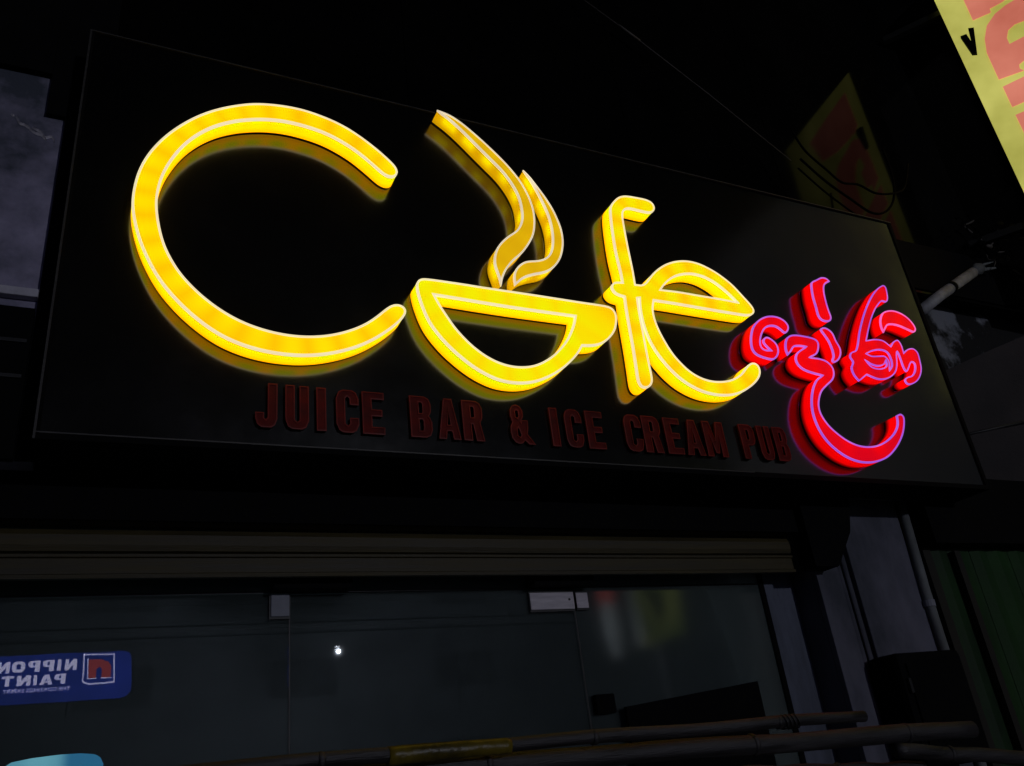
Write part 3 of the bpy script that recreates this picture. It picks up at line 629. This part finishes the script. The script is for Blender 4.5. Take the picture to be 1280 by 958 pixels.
# unlit small red letters along the bottom
GL = {
 'I': [[(0, 0), (1, 0), (1, 1), (0, 1)]],
 'J': [[(.58, 1), (1, 1), (1, .2), (.9, .06), (.72, 0), (.28, 0), (.1, .06), (0, .2), (0, .32), (.38, .32), (.38, .2), (.48, .16), (.58, .22)]],
 'U': [[(0, 1), (.38, 1), (.38, .2), (.5, .15), (.62, .2), (.62, 1), (1, 1), (1, .2), (.88, .05), (.7, 0), (.3, 0), (.12, .05), (0, .2)]],
 'C': [[(1, .66), (.62, .66), (.62, .8), (.5, .86), (.38, .8), (.38, .2), (.5, .14), (.62, .2), (.62, .34), (1, .34), (1, .2), (.88, .05), (.7, 0), (.3, 0), (.12, .05), (0, .2), (0, .8), (.12, .95), (.3, 1), (.7, 1), (.88, .95), (1, .8)]],
 'E': [[(0, 0), (1, 0), (1, .16), (.42, .16), (.42, .43), (.9, .43), (.9, .58), (.42, .58), (.42, .84), (1, .84), (1, 1), (0, 1)]],
 'B': [[(0, 0), (.7, 0), (.9, .05), (1, .18), (1, .38), (.92, .48), (.85, .52), (.92, .57), (.98, .66), (.98, .82), (.88, .95), (.7, 1), (0, 1)], [(.4, .15), (.58, .15), (.62, .2), (.62, .4), (.58, .44), (.4, .44)], [(.4, .58), (.56, .58), (.6, .62), (.6, .82), (.56, .86), (.4, .86)]],
 'A': [[(0, 0), (.32, 0), (.38, .2), (.62, .2), (.68, 0), (1, 0), (.68, 1), (.32, 1)], [(.42, .34), (.58, .34), (.5, .74)]],
 'R': [[(0, 0), (.4, 0), (.4, .42), (.5, .42), (.62, 0), (1, 0), (.84, .46), (.95, .56), (.98, .66), (.98, .82), (.88, .95), (.7, 1), (0, 1)], [(.4, .57), (.56, .57), (.6, .62), (.6, .82), (.56, .86), (.4, .86)]],
 'M': [[(0, 0), (.27, 0), (.27, .6), (.42, .1), (.58, .1), (.73, .6), (.73, 0), (1, 0), (1, 1), (.68, 1), (.5, .45), (.32, 1), (0, 1)]],
 'P': [[(0, 0), (.4, 0), (.4, .4), (.7, .4), (.88, .45), (.98, .58), (.98, .82), (.88, .95), (.7, 1), (0, 1)], [(.4, .55), (.56, .55), (.6, .6), (.6, .82), (.56, .86), (.4, .86)]],
 '&': [[(.15, .55), (.06, .7), (.08, .86), (.22, .97), (.42, 1), (.62, .97), (.76, .86), (.76, .7), (.6, .57), (.62, .53), (.68, .60), (1, .60), (.98, .4), (.9, .25), (1.3, 0), (.95, 0), (.75, .1), (.6, .02), (.42, 0), (.2, .03), (.05, .13), (0, .28), (.03, .43)], [(.34, .68), (.46, .64), (.54, .72), (.52, .84), (.42, .88), (.33, .82)], [(.36, .2), (.5, .15), (.58, .22), (.46, .42), (.36, .36)]],
}
SMALL = [('J', 0.398, 0.464), ('U', 0.491, 0.564), ('I', 0.591, 0.62), ('C', 0.655, 0.729), ('E', 0.743, 0.817), ('B', 0.91, 0.986), ('A', 1.01, 1.09), ('R', 1.103, 1.18), ('&', 1.287, 1.358), ('I', 1.454, 1.485), ('C', 1.516, 1.587), ('E', 1.608, 1.681), ('C', 1.779, 1.855), ('R', 1.864, 1.945), ('E', 1.968, 2.043), ('A', 2.062, 2.148), ('M', 2.162, 2.263), ('P', 2.352, 2.427), ('U', 2.447, 2.514), ('B', 2.534, 2.603)]
for ch, x0, x1 in SMALL:
    loops = [[((x0 + u * (x1 - x0)) * 1.0065, 2.685 + v * 0.153) for u, v in l] for l in GL[ch]]
    channel_letter('letter', 'small unlit red %s' % ('ampersand' if ch == '&' else 'letter ' + ch), loops,
                   (M['red_plain'], M['red_side'], M['red_plain_edge'], M['black_matt']), sign, (), depth=0.016, gap=0.002, tw=0.003, td=0.003, raw=True)

# ================================================================== LEFT NEIGHBOUR
ln = empty('neighbour_house', (-1.2, 0.3, 0), 'lilac grey house wall with a pale moulding at upper left', 'building')
box('wall', -3.6, -0.205, 0.16, 0.475, 2.60, 6.0, M['blue_wall'], ln)
box('moulding', -3.6, -0.2515, 0.128, 0.1585, 3.144, 3.174, M['band'], ln, bevel=0.004)
box('shade_strip', -0.2505, -0.203, 0.135, 0.158, 2.6, 5.8, M['black_matt'], ln)  # black strip standing in for the shadow the sign casts on the wall
box('shade_strip', -0.2029, -0.12, 0.135, 0.158, 4.206, 5.8, M['black_matt'], ln)  # black strip added to cover the lit wall edge above the sign
box('shade_strip', -0.312, -0.2512, 0.135, 0.158, 3.902, 5.8, M['black_matt'], ln)  # black strip forming the step of the dark area
box('eave_beam', -3.6, -0.3125, 0.130, 0.158, 4.083, 4.9, M['black_matt'], ln)
def ribbon(name, pts, w, mat, parent, lift):
    bm = bmesh.new(); rows = []
    for i, p in enumerate(pts):
        p = Vector(p); q = Vector(pts[min(i + 1, len(pts) - 1)]) - Vector(pts[max(i - 1, 0)])
        t = Vector((-q.z, 0, q.x)).normalized()
        ww = w * (0.35 + 0.65 * math.sin(math.pi * (i + 0.6) / (len(pts) + 0.2))) * random.uniform(0.7, 1.2)
        rows.append([bm.verts.new(p - origin(parent) + Vector((0, -0.002, 0))), bm.verts.new(p - origin(parent) + t * ww * 0.6 + Vector((0, -lift * 0.6, 0))), bm.verts.new(p - origin(parent) + t * ww + Vector((0, -lift, 0)))])
    for a, b in zip(rows, rows[1:]):
        bm.faces.new((a[0], a[1], b[1], b[0])); bm.faces.new((a[1], a[2], b[2], b[1]))
    return from_bm(name, bm, mat, parent)
ribbon('paint_flake', spline([(-0.403, 0.16, 3.875), (-0.389, 0.16, 3.846), (-0.371, 0.16, 3.841), (-0.349, 0.16, 3.824)], 4), 0.0075, M['flake'], ln, 0.009)
ribbon('paint_flake', spline([(-0.356, 0.16, 3.827), (-0.336, 0.16, 3.814), (-0.317, 0.16, 3.810), (-0.307, 0.16, 3.800), (-0.286, 0.16, 3.811), (-0.275, 0.16, 3.791)], 4), 0.0085, M['flake'], ln, 0.009)
ribbon('paint_flake', spline([(-0.350, 0.16, 3.839), (-0.335, 0.16, 3.831), (-0.319, 0.16, 3.822), (-0.301, 0.16, 3.791)], 4), 0.006, M['flake'], ln, 0.009)
ribbon('paint_flake', [(-0.419, 0.16, 3.881), (-0.413, 0.16, 3.875), (-0.407, 0.16, 3.877)], 0.006, M['flake'], ln, 0.009)
ns = empty('neighbour_signboard', (-1.4, 0.11, 2.4), 'unlit black board below the lilac wall at left', 'sign')
box('board', -3.4, -0.2515, 0.10, 0.127, 2.585, 3.085, M['black_matt'], ns)
for zz in (2.84, 2.96):
    box('seam_strip', -3.4, -0.26, 0.094, 0.099, zz, zz + 0.012, M['black_metal'], ns)

# ================================================================== RIGHT NEIGHBOUR
rn = empty('neighbour_shop', (4.8, 0.4, 0), 'unlit shop with a dark green sheet front right of the pillar', 'building')
gx = 3.70
for k in range(6):
    w = 0.30
    bm = bmesh.new()
    prof = [(0.0, 0.0), (0.06, -0.012), (0.13, 0.0), (0.20, -0.012), (0.27, 0.0), (0.296, 0.0)]
    vs = []
    for zz in (0.0, 2.40):
        vs.append([bm.verts.new((gx + u, 0.305 + d, zz)) for u, d in prof] + [bm.verts.new((gx + u, 0.317 + d, zz)) for u, d in reversed(prof)])
    n = len(vs[0])
    for i in range(n): bm.faces.new((vs[0][i], vs[0][(i + 1) % n], vs[1][(i + 1) % n], vs[1][i]))
    bm.faces.new(vs[0]); bm.faces.new(list(reversed(vs[1])))
    bmesh.ops.translate(bm, verts=bm.verts, vec=-origin(rn))
    from_bm('green_sheet', bm, M['green'], rn)
    gx += w
box('trim_board', 3.64, 3.695, 0.29, 0.35, 0, 2.5, M['green_trim'], rn)
box('trim_board', 3.83, 3.87, 0.262, 0.289, 0, 2.38, M['green_trim'], rn)
box('lintel', 3.64, 5.6, 0.20, 0.36, 2.402, 2.75, M['black_matt'], rn)
box('mouldy_wall', 4.30, 6.4, 0.62, 0.8, 3.2, 4.62, M['mould_wall'], rn)
box('dark_wall', 3.46, 9.0, 0.72, 0.9, 2.0, 3.4, M['black_matt'], rn)
box('roof_beam', 3.95, 6.4, 0.47, 0.61, 4.18, 4.56, M['black_matt'], rn)
# brown canvas awning: sagging sheet hung beside the sign
aw = empty('canvas_awning', (4.2, 0.1, 3.0), 'brownish black canvas sheet hanging right of the signboard', 'awning')
def sheet(name, corners, nu, nv, sag, mat, parent, thick=0.004):
    bm = bmesh.new(); g = []
    a, b, c, d = [Vector(p) for p in corners]
    nrm = (b - a).cross(d - a).normalized()
    for lay in (0, thick):
        gg = []
        for j in range(nv + 1):
            v = j / nv; row = []
            for i in range(nu + 1):
                u = i / nu
                p = a.lerp(b, u).lerp(d.lerp(c, u), v)
                p = p + nrm * (sag * math.sin(math.pi * u) * math.sin(math.pi * v) + 0.006 * math.sin(9 * u + 5 * v) + lay)
                row.append(bm.verts.new(p - origin(parent)))
            gg.append(row)
        for j in range(nv):
            for i in range(nu):
                bm.faces.new((gg[j][i], gg[j][i + 1], gg[j + 1][i + 1], gg[j + 1][i]))
    return from_bm(name, bm, mat, parent, smooth=True)
sheet('canvas', [(4.16, 0.417, 3.40), (4.90, -0.045, 3.65), (4.72, 0.067, 3.10), (4.11, 0.448, 3.045)], 14, 8, 0.012, M['canvas'], aw)
sheet('canvas', [(4.12, 0.440, 3.03), (4.71, 0.072, 3.085), (4.56, 0.166, 2.585), (3.92, 0.565, 2.80)], 14, 8, 0.015, M['canvas'], aw)
tube('awning_rail', [(4.10, 0.452, 3.038), (4.73, 0.059, 3.094)], 0.010, M['black_metal'], aw, seg=8)

# standing pipe on the pillar edge
dp = empty('drain_pipe', (3.60, 0.31, 0), 'pale grey pipe running down the right edge of the pillar', 'pipe')
tube('pipe', [(3.598, 0.318, 0.0), (3.600, 0.318, 1.6), (3.604, 0.318, 2.2), (3.634, 0.318, 2.75)], 0.024, M['pvc_dirty'], dp, seg=14)
for zz in (1.25, 2.12):
    bm = bmesh.new()
    tube_bm(bm, [(3.600, 0.318, zz), (3.602, 0.318, zz + 0.03)], 0.029, 14)
    bmesh.ops.translate(bm, verts=bm.verts, vec=-origin(dp))
    from_bm('pipe_clip', bm, M['steel_dull'], dp)

# broken white pipe sticking out behind the sign
bp_ = empty('broken_pipe', (4.6, 0.40, 4.0), 'broken white plastic pipe slanting up right of the signboard', 'pipe')
tube('pipe', [(4.48, 0.40, 3.945), (4.75, 0.40, 4.108), (5.175, 0.40, 4.348)], 0.036, M['pvc'], bp_, seg=16)
tube('pipe_collar', [(4.855, 0.40, 4.168), (4.885, 0.40, 4.185)], 0.041, M['black_matt'], bp_, seg=16)
tube('pipe_socket', [(5.19, 0.40, 4.356), (5.24, 0.40, 4.386), (5.275, 0.40, 4.408)], [0.030, 0.044, 0.036], M['pvc_dirty'], bp_, seg=12, wob=0.25)
for k in range(4):
    dz = random.uniform(-0.03, 0.03)
    tube('split_end', [(5.24, 0.40, 4.39 + dz), (5.33, 0.39, 4.43 + dz * 1.6), (5.43, 0.38, 4.46 + dz * 2)], [0.014, 0.010, 0.003], M['pvc_dirty'], bp_, seg=6)
# bundle of frayed wires hanging at the pipe's end
wb = empty('wire_bundle', (5.6, 0.36, 4.6), 'tangle of frayed wires and connectors above the broken pipe', 'wires')
for k in range(26):
    c = Vector((5.45 + random.uniform(-0.15, 0.28), 0.36 + random.uniform(-0.06, 0.06), 4.60 + random.uniform(-0.16, 0.16)))
    pts = [c]
    for q in range(4):
        pts.append(pts[-1] + Vector((random.uniform(-0.07, 0.09), random.uniform(-0.03, 0.03), random.uniform(-0.07, 0.08))))
    tube('wire', spline(pts, 4), random.uniform(0.003, 0.007), M['wire_grey'] if k % 3 == 0 else M['cable'], wb, seg=6)
for (x, zz) in ((5.62, 4.80), (5.75, 4.80), (5.74, 4.74), (5.80, 4.70), (5.80, 4.62), (5.42, 4.63), (5.36, 4.55)):
    bm = bmesh.new()
    bmesh.ops.create_icosphere(bm, subdivisions=2, radius=0.022, matrix=Matrix.Translation(Vector((x, 0.33, zz)) - origin(wb)) @ Matrix.Diagonal((1.5, 0.8, 0.7, 1)))
    from_bm('connector', bm, M['wire_grey'], wb, smooth=True)
tube('wire', spline([(5.80, 0.34, 4.60), (5.93, 0.34, 4.55), (6.02, 0.34, 4.42), (6.06, 0.34, 4.30)], 5), 0.012, M['wire_grey'], wb, seg=8)

# cables looping over the sign's top right corner
CAB = [([(3.581, .2, 4.98), (3.628, .19, 4.824), (3.746, .18, 4.70), (3.848, .18, 4.628), (3.99, .18, 4.645), (4.118, .17, 4.60), (4.313, .17, 4.65), (4.443, .18, 4.743), (4.60, .2, 4.98)], 0.0068, 'black cable drooping lowest, with a kink, above the sign corner'),
       ([(3.60, .22, 4.78), (3.74, .21, 4.64), (3.90, .2, 4.53), (4.05, .2, 4.46), (4.19, .2, 4.50), (4.33, .21, 4.64), (4.42, .22, 4.85), (4.46, .24, 5.1)], 0.0074, 'black cable curling up steeply behind the sign corner'),
       ([(3.58, .24, 4.72), (3.72, .23, 4.58), (3.86, .22, 4.47), (4.02, .21, 4.36), (4.12, .2, 4.27), (4.14, .19, 4.1)], 0.0056, 'thin black cable running down behind the sign corner')]
for pts, r, lab in CAB:
    tag(tube('cable', spline(pts, 8), r, M['cable'], seg=8), lab, 'cable', 'cables over the sign corner')
sw = empty('stay_wire', (2.5, 0.3, 5.5), 'thin taut wire crossing the dark wall above the sign', 'wire')
tube('wire', [(2.30, 0.40, 5.90), (2.72, 0.40, 5.655), (3.20, 0.40, 5.34), (3.75, 0.40, 4.95)], 0.0035, M['wire_grey'], sw, seg=6)
tube('turnbuckle', [(2.60, 0.40, 5.725), (2.74, 0.40, 5.643)], 0.008, M['wire_grey'], sw, seg=8)

# yellow projecting sign, upper right
ps = empty('projecting_sign', (5.49, 0.04, 3.0), 'lit yellow projecting sign with big red letters at upper right', 'sign')
dv = Vector((0.54, -0.84, 0)).normalized(); nv = Vector((dv.y, -dv.x, 0))     # along the board, and towards its left face
if nv.x > 0: nv = -nv
P0 = Vector((5.49, 0.04, 0))
def psf(s, d, z): return P0 + dv * s + nv * d + Vector((0, 0, z))
prism('cabinet', [(0.02, 4.12), (2.0, 4.12), (2.0, 7.61), (0.02, 6.78)], -0.16, -0.012, M['black_metal'], ps, psf)
prism('lit_face', [(0.0, 4.10), (2.02, 4.10), (2.02, 7.65), (0.0, 6.80)], -0.01, 0.0, M['board_yellow'], ps, psf)
LET = [[(0.175, 6.74), (0.168, 6.362), (0.291, 6.358), (0.294, 6.394), (0.384, 6.402), (0.75, 6.55), (1.12, 6.75), (1.28, 7.12), (0.7, 6.93)],
       [(0.152, 5.77), (0.154, 5.90), (0.157, 6.032), (0.182, 6.152), (0.23, 6.257), (0.308, 6.327), (0.391, 6.359), (0.448, 6.367), (0.60, 6.40), (0.80, 6.44), (0.94, 6.42), (1.0, 6.30), (1.0, 5.80), (0.60, 5.77), (0.60, 6.05), (0.54, 6.12), (0.45, 6.159), (0.389, 6.165), (0.337, 6.141), (0.307, 6.079), (0.305, 6.019), (0.404, 6.028), (0.404, 5.86), (0.302, 5.82), (0.294, 5.783), (0.31, 5.755)],
       [(0.154, 5.696), (0.152, 5.506), (0.95, 5.52), (1.15, 5.66), (1.1, 5.76)],
       [(0.149, 5.432), (0.147, 4.98), (0.34, 4.98), (0.34, 5.16), (1.0, 5.16), (1.0, 5.44)],
       [(0.15, 4.88), (0.15, 4.42), (1.0, 4.42), (1.0, 4.88), (0.8, 4.88), (0.8, 4.58), (0.3, 4.58), (0.3, 4.88)]]
for l in LET:
    prism('letter', l, 0.002, 0.008, M['board_red'], ps, psf)
br = prism('bracket', [(0.046, 6.24), (0.086, 6.236), (0.094, 6.152), (0.112, 6.278), (0.146, 6.262), (0.096, 6.036), (0.066, 6.052)], 0.02, 0.05, M['black_matt'], ps, psf)
for zz in (4.6, 6.6):
    prism('support_arm', [(-0.42, zz), (0.06, zz), (0.06, zz + 0.05), (-0.42, zz + 0.05)], -0.11, -0.06, M['black_metal'], ps, psf)

# meter box on the pillar
mb = empty('meter_box', (3.25, 0.2, 1.7), 'black rounded box fixed low on the grey pillar', 'meter box')
box('case', 3.095, 3.50, 0.16, 0.334, 1.45, 1.905, M['black_matt'], mb, bevel=0.03)
box('door', 3.13, 3.47, 0.150, 0.159, 1.48, 1.86, M['black_matt'], mb, bevel=0.004)
box('hinge', 3.113, 3.128, 0.148, 0.159, 1.74, 1.80, M['black_metal'], mb)

# bamboo poles crossing low in front of the shop
def bamboo(name, a, b, r0, r1, label, node_at=(), sagz=0.0):
    root = empty(name, a, label, 'pole', 'bamboo poles in front of the shop')
    a, b = Vector(a), Vector(b); L = (b - a).length; n = 36
    pts, rs = [], []
    nodes = list(node_at)
    for i in range(n + 1):
        t = i / n
        p = a.lerp(b, t) + Vector((0, 0, -sagz * math.sin(math.pi * t) + 0.002 * math.sin(t * 23)))
        pts.append(p)
        rs.append((r0 + (r1 - r0) * t) * (1 + 0.03 * math.sin(t * 31)))
    tube('culm', pts, rs, M['bamboo'], root, seg=14, wob=0.03)
    for t in nodes:
        p = a.lerp(b, t) + Vector((0, 0, -sagz * math.sin(math.pi * t)))
        d = (b - a).normalized(); r = (r0 + (r1 - r0) * t)
        tube('node', [p - d * 0.008, p - d * 0.003, p + d * 0.003, p + d * 0.008], [r * 1.02, r * 1.16, r * 1.14, r * 1.02], M['bamboo'], root, seg=14)
    return root
pa = bamboo('bamboo_pole', (-0.35, -0.60, 1.690), (2.01, -0.60, 1.653), 0.017, 0.0155, 'topmost bamboo pole with a yellow band on it', (0.12, 0.34, 0.62, 0.865), -0.004)
for k in range(4):
    t_ = 0.872 + 0.006 * k; p_ = Vector((-0.35, -0.60, 1.690)).lerp(Vector((2.01, -0.60, 1.653)), t_) + Vector((0, 0, 0.0015))
    ring = [p_ + Vector((0.004 * math.sin(q), 0.0185 * math.cos(q * math.pi / 6), 0.0185 * math.sin(q * math.pi / 6))) for q in range(13)]
    tube('lashing', ring, 0.0022, M['bead'], pa, seg=5)
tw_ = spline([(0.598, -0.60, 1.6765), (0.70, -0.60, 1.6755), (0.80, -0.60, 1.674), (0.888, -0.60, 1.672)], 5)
tube('yellow_band', tw_, [0.0205 - 0.003 * (i / (len(tw_) - 1)) for i in range(len(tw_))], M['pole_yellow'], pa, seg=14, wob=0.05)  # yellow band around the pole, a little thicker than the culm
bamboo('bamboo_pole', (-0.4, -0.55, 1.682), (2.50, -0.55, 1.583), 0.025, 0.026, 'thick bamboo pole lying just under the topmost one', (0.2, 0.43, 0.70, 0.9), 0.0)
bamboo('bamboo_pole', (2.13, -0.57, 1.552), (3.2, -0.57, 1.415), 0.021, 0.022, 'bamboo pole starting near the meter box at lower right', (0.2, 0.6), 0.0)
bamboo('bamboo_pole', (1.6, -0.52, 1.552), (2.28, -0.52, 1.500), 0.014, 0.014, 'short bamboo pole end lowest at lower right', (0.5,), 0.0)

# ================================================================== ACROSS THE STREET (seen mirrored in the glass)
ob = empty('opposite_building', (0, -21, 0), 'grey building across the street, seen only mirrored in the shop glass', 'building')
box('facade', -22, 26, -21.5, -21, 0, 9.5, M['facade_far'], ob)
for zz in (6.0, 8.1):
    box('ledge', -22, 26, -20.995, -20.6, zz, zz + 0.22, M['facade_far'], ob)
for k in range(9):
    for zz in (0.9, 4.2, 6.6):
        x = -19.6 + k * 4.8
        wv = box('window', x, x + 2.0, -20.995, -20.95, zz, zz + (2.1 if zz < 1 else 1.2), M['facade_far'], ob)
        box('pane', x + 0.1, x + 1.9, -20.948, -20.94, zz + 0.1, zz + (2.0 if zz < 1 else 1.1), M['facade_band'], wv)
cb = empty('corner_building', (17, -14, 0), 'pale tall building at the street corner, seen only as a dim reflection in the sign', 'building')
box('facade', 13, 22, -11.5, -2.7, 0, 12.5, M['facade_corner'], cb)
for zz in (3.4, 6.4, 9.4, 12.3):
    box('ledge', 12.85, 12.998, -11.5, -2.7, zz, zz + 0.2, M['facade_corner'], cb)
for k in range(2):
    for zz in (4.3, 7.3, 10.2):
        box('window', 12.96, 12.998, -10.2 + k * 4.2, -8.6 + k * 4.2, zz, zz + 1.3, M['facade_band'], cb)
np_ = empty('paint_shop_sign', (-1, -12.6, 3.5), 'lit blue paint shop sign across the street, mirrored in the glass at lower left', 'sign')
nb = [(-3.6, 3.56), (0.50, 3.55), (0.60, 3.58), (0.655, 3.66), (0.66, 3.78), (0.625, 4.2), (0.59, 4.28), (0.5, 4.31), (-3.6, 4.28)]
prism('lit_face', nb, -12.52, -12.5, M['np_blue'], np_)
prism('cabinet', [(p[0] * 0.995, 3.93 + (p[1] - 3.93) * 0.97) for p in nb], -12.7, -12.522, M['black_metal'], np_)
def text(name, body, x, z, size, off, mat, parent, y=-12.4985, sx=1.0):
    cu = bpy.data.curves.new(name, 'FONT'); cu.body = body; cu.size = size; cu.offset = off; cu.extrude = 0.004
    cu.align_x = 'LEFT'
    tmp = bpy.data.objects.new(name, cu); COL.objects.link(tmp)
    dg = bpy.context.evaluated_depsgraph_get(); dg.update()
    me = bpy.data.meshes.new_from_object(tmp.evaluated_get(dg))
    bpy.data.objects.remove(tmp)
    bm = bmesh.new(); bm.from_mesh(me)
    for v in bm.verts:
        v.co = Vector((x - v.co.x * sx, y + v.co.z + 0.005, z + v.co.y)) - origin(parent)
    bpy.data.meshes.remove(me)
    return from_bm(name, bm, mat, parent)
GL['N'] = [[(0, 0), (.3, 0), (.3, .52), (.68, 0), (1, 0), (1, 1), (.7, 1), (.7, .48), (.32, 1), (0, 1)]]
GL['O'] = [[(.3, 0), (.7, 0), (.9, .1), (1, .3), (1, .7), (.9, .9), (.7, 1), (.3, 1), (.1, .9), (0, .7), (0, .3), (.1, .1)], [(.4, .24), (.32, .36), (.32, .64), (.4, .76), (.6, .76), (.68, .64), (.68, .36), (.6, .24)]]
GL['T'] = [[(.33, 0), (.67, 0), (.67, .76), (1, .76), (1, 1), (0, 1), (0, .76), (.33, .76)]]
def block_letter(ch, xa, xb, z0, z1, mat, parent, y0=-12.499, y1=-12.492):
    loops = [[(xa + u * (xb - xa), z0 + v * (z1 - z0)) for u, v in l] for l in GL[ch]]
    vs, tris = fill(loops)
    bm = bmesh.new(); o = origin(parent)
    va = [bm.verts.new(Vector((p[0], y1, p[1])) - o) for p in vs]
    for t in tris: bm.faces.new([va[i] for i in t])
    for l in loops:
        la = [bm.verts.new(Vector((p[0], y1, p[1])) - o) for p in l]; lb = [bm.verts.new(Vector((p[0], y0, p[1])) - o) for p in l]
        for k in range(len(l)): bm.faces.new((la[k], lb[k], lb[(k + 1) % len(l)], la[(k + 1) % len(l)]))
    return from_bm('lettering', bm, mat, parent)
def X_(px): return -1.3 + 0.011675 * px
for ch, pa_, pb_ in (('N', 95.3, 80.5), ('I', 75.5, 71), ('P', 67, 53), ('P', 50, 35.5), ('O', 32, 16), ('N', 13.3, -1.5)):
    block_letter(ch, X_(pa_), X_(pb_), 4.035, 4.205, M['np_white'], np_)
for ch, pa_, pb_ in (('P', 83, 69), ('A', 67.5, 51.5), ('I', 48, 44), ('N', 40.5, 24), ('T', 20, 5.5)):
    block_letter(ch, X_(pa_), X_(pb_), 3.83, 3.985, M['np_white'], np_)
text('lettering', 'THE COATINGS EXPERT', -0.25, 3.728, 0.078, 0.0, M['np_white'], np_, sx=1.12)
def bars(name, pts, w, mat, parent, y0=-12.499, y1=-12.494):
    bm = bmesh.new(); n = len(pts)
    for i in range(n - 1):
        a, b = Vector((pts[i][0], pts[i][1])), Vector((pts[i + 1][0], pts[i + 1][1]))
        d = (b - a).normalized(); nn = Vector((-d.y, d.x)) * w / 2; a = a - d * w / 2 * 0.98; b = b + d * w / 2 * 0.98
        q = [a + nn, b + nn, b - nn, a - nn]
        yo = 0.0006 * (i % 2)
        lo = [bm.verts.new(Vector((p.x, y0, p.y)) - origin(parent)) for p in q]; hi = [bm.verts.new(Vector((p.x, y1 + yo, p.y)) - origin(parent)) for p in q]
        bm.faces.new(hi); bm.faces.new(list(reversed(lo)))
        for k in range(4): bm.faces.new((lo[k], lo[(k + 1) % 4], hi[(k + 1) % 4], hi[k]))
    return from_bm(name, bm, mat, parent)
bars('logo_frame', [(-0.09, 4.27), (0.36, 4.262), (0.395, 3.81), (0.02, 3.80), (-0.075, 3.84), (-0.09, 4.27)], 0.02, M['np_white'], np_)
prism('logo_mark', [(0.335, 3.89), (0.335, 4.06), (0.29, 4.14), (0.18, 4.185), (0.0, 4.19), (-0.02, 4.19), (0.0, 3.89), (0.11, 3.89), (0.11, 4.03), (0.15, 4.065), (0.19, 4.03), (0.19, 3.89)], -12.499, -12.495, M['np_red'], np_)
bars('logo_outline', [(0.19, 3.885), (0.345, 3.88)], 0.014, M['np_white'], np_)
bars('logo_outline', [(0.11, 3.885), (-0.01, 3.885), (-0.03, 4.2)], 0.014, M['np_white'], np_)
for x in (-3.0, -1.2, 0.2):
    tube('sign_arm', [(x, -12.7, 3.95), (x, -20.9, 5.6)], 0.02, M['black_metal'], np_, seg=6)
# street lamp
sl = empty('street_lamp', (4.655, -14.5, 4.6), 'small street lamp hung on a cable, mirrored as a white dot in the door', 'street lamp')
tube('suspension_cable', [(-16, -14.5, 5.6), (-5, -14.5, 4.95), (4.655, -14.5, 4.62), (14, -14.5, 4.95), (24, -14.5, 5.6)], 0.002, M['cable'], sl, seg=6)
box('lamp_head', 4.60, 4.71, -14.56, -14.44, 4.475, 4.56, M['black_metal'], sl, bevel=0.015)
box('hanger', 4.645, 4.665, -14.51, -14.49, 4.561, 4.612, M['black_metal'], sl)
bm = bmesh.new()
bmesh.ops.create_icosphere(bm, subdivisions=2, radius=0.013, matrix=Matrix.Translation(Vector((4.655, -14.5, 4.44)) - origin(sl)))
from_bm('bulb', bm, M['lamp_white'], sl, smooth=True)
ld = bpy.data.lights.new('lamp_light', 'POINT'); ld.energy = LAMP_W; ld.shadow_soft_size = 0.02; ld.color = (0.84, 0.86, 1.0)
lo = bpy.data.objects.new('lamp_light', ld); COL.objects.link(lo); lo.location = (4.655, -14.36, 4.42)

# lit projecting sign and tube sign on the street side, mirrored in the right pane
hs = empty('hanging_light_box', (8.7, -8.6, 3.4), 'olive lit box sign beside the street, mirrored in the right glass pane', 'sign')
prism('lit_face', [(8.24, 3.33), (9.126, 3.531), (9.15, 5.6), (8.24, 5.6)], -8.54, -8.5, M['glow_green'], hs)
prism('cabinet', [(8.26, 3.36), (9.11, 3.55), (9.13, 5.58), (8.26, 5.58)], -8.80, -8.542, M['black_metal'], hs)
bars('emblem', [(8.50, 4.25), (8.66, 3.82), (8.72, 4.10), (8.58, 4.20)], 0.09, M['black_matt'], hs, -8.499, -8.45)
box('hanger', 8.66, 8.74, -8.72, -8.64, -0.1, 5.7, M['black_metal'], hs)
ts = empty('tube_sign', (10.2, -12.6, 4.0), 'vertical white tube light with red top across the street, mirrored in the right pane', 'sign')
tube('white_tube', [(10.28, -12.5, 3.75), (10.26, -12.5, 4.2), (10.22, -12.5, 4.88)], [0.10, 0.16, 0.15], M['streak_white'], ts, seg=12)
tube('red_top', [(10.22, -12.5, 4.885), (10.20, -12.5, 5.3)], 0.16, M['streak_red'], ts, seg=12)
tube('post', [(10.25, -12.72, -0.1), (10.25, -12.72, 5.2)], 0.05, M['black_metal'], ts, seg=10)
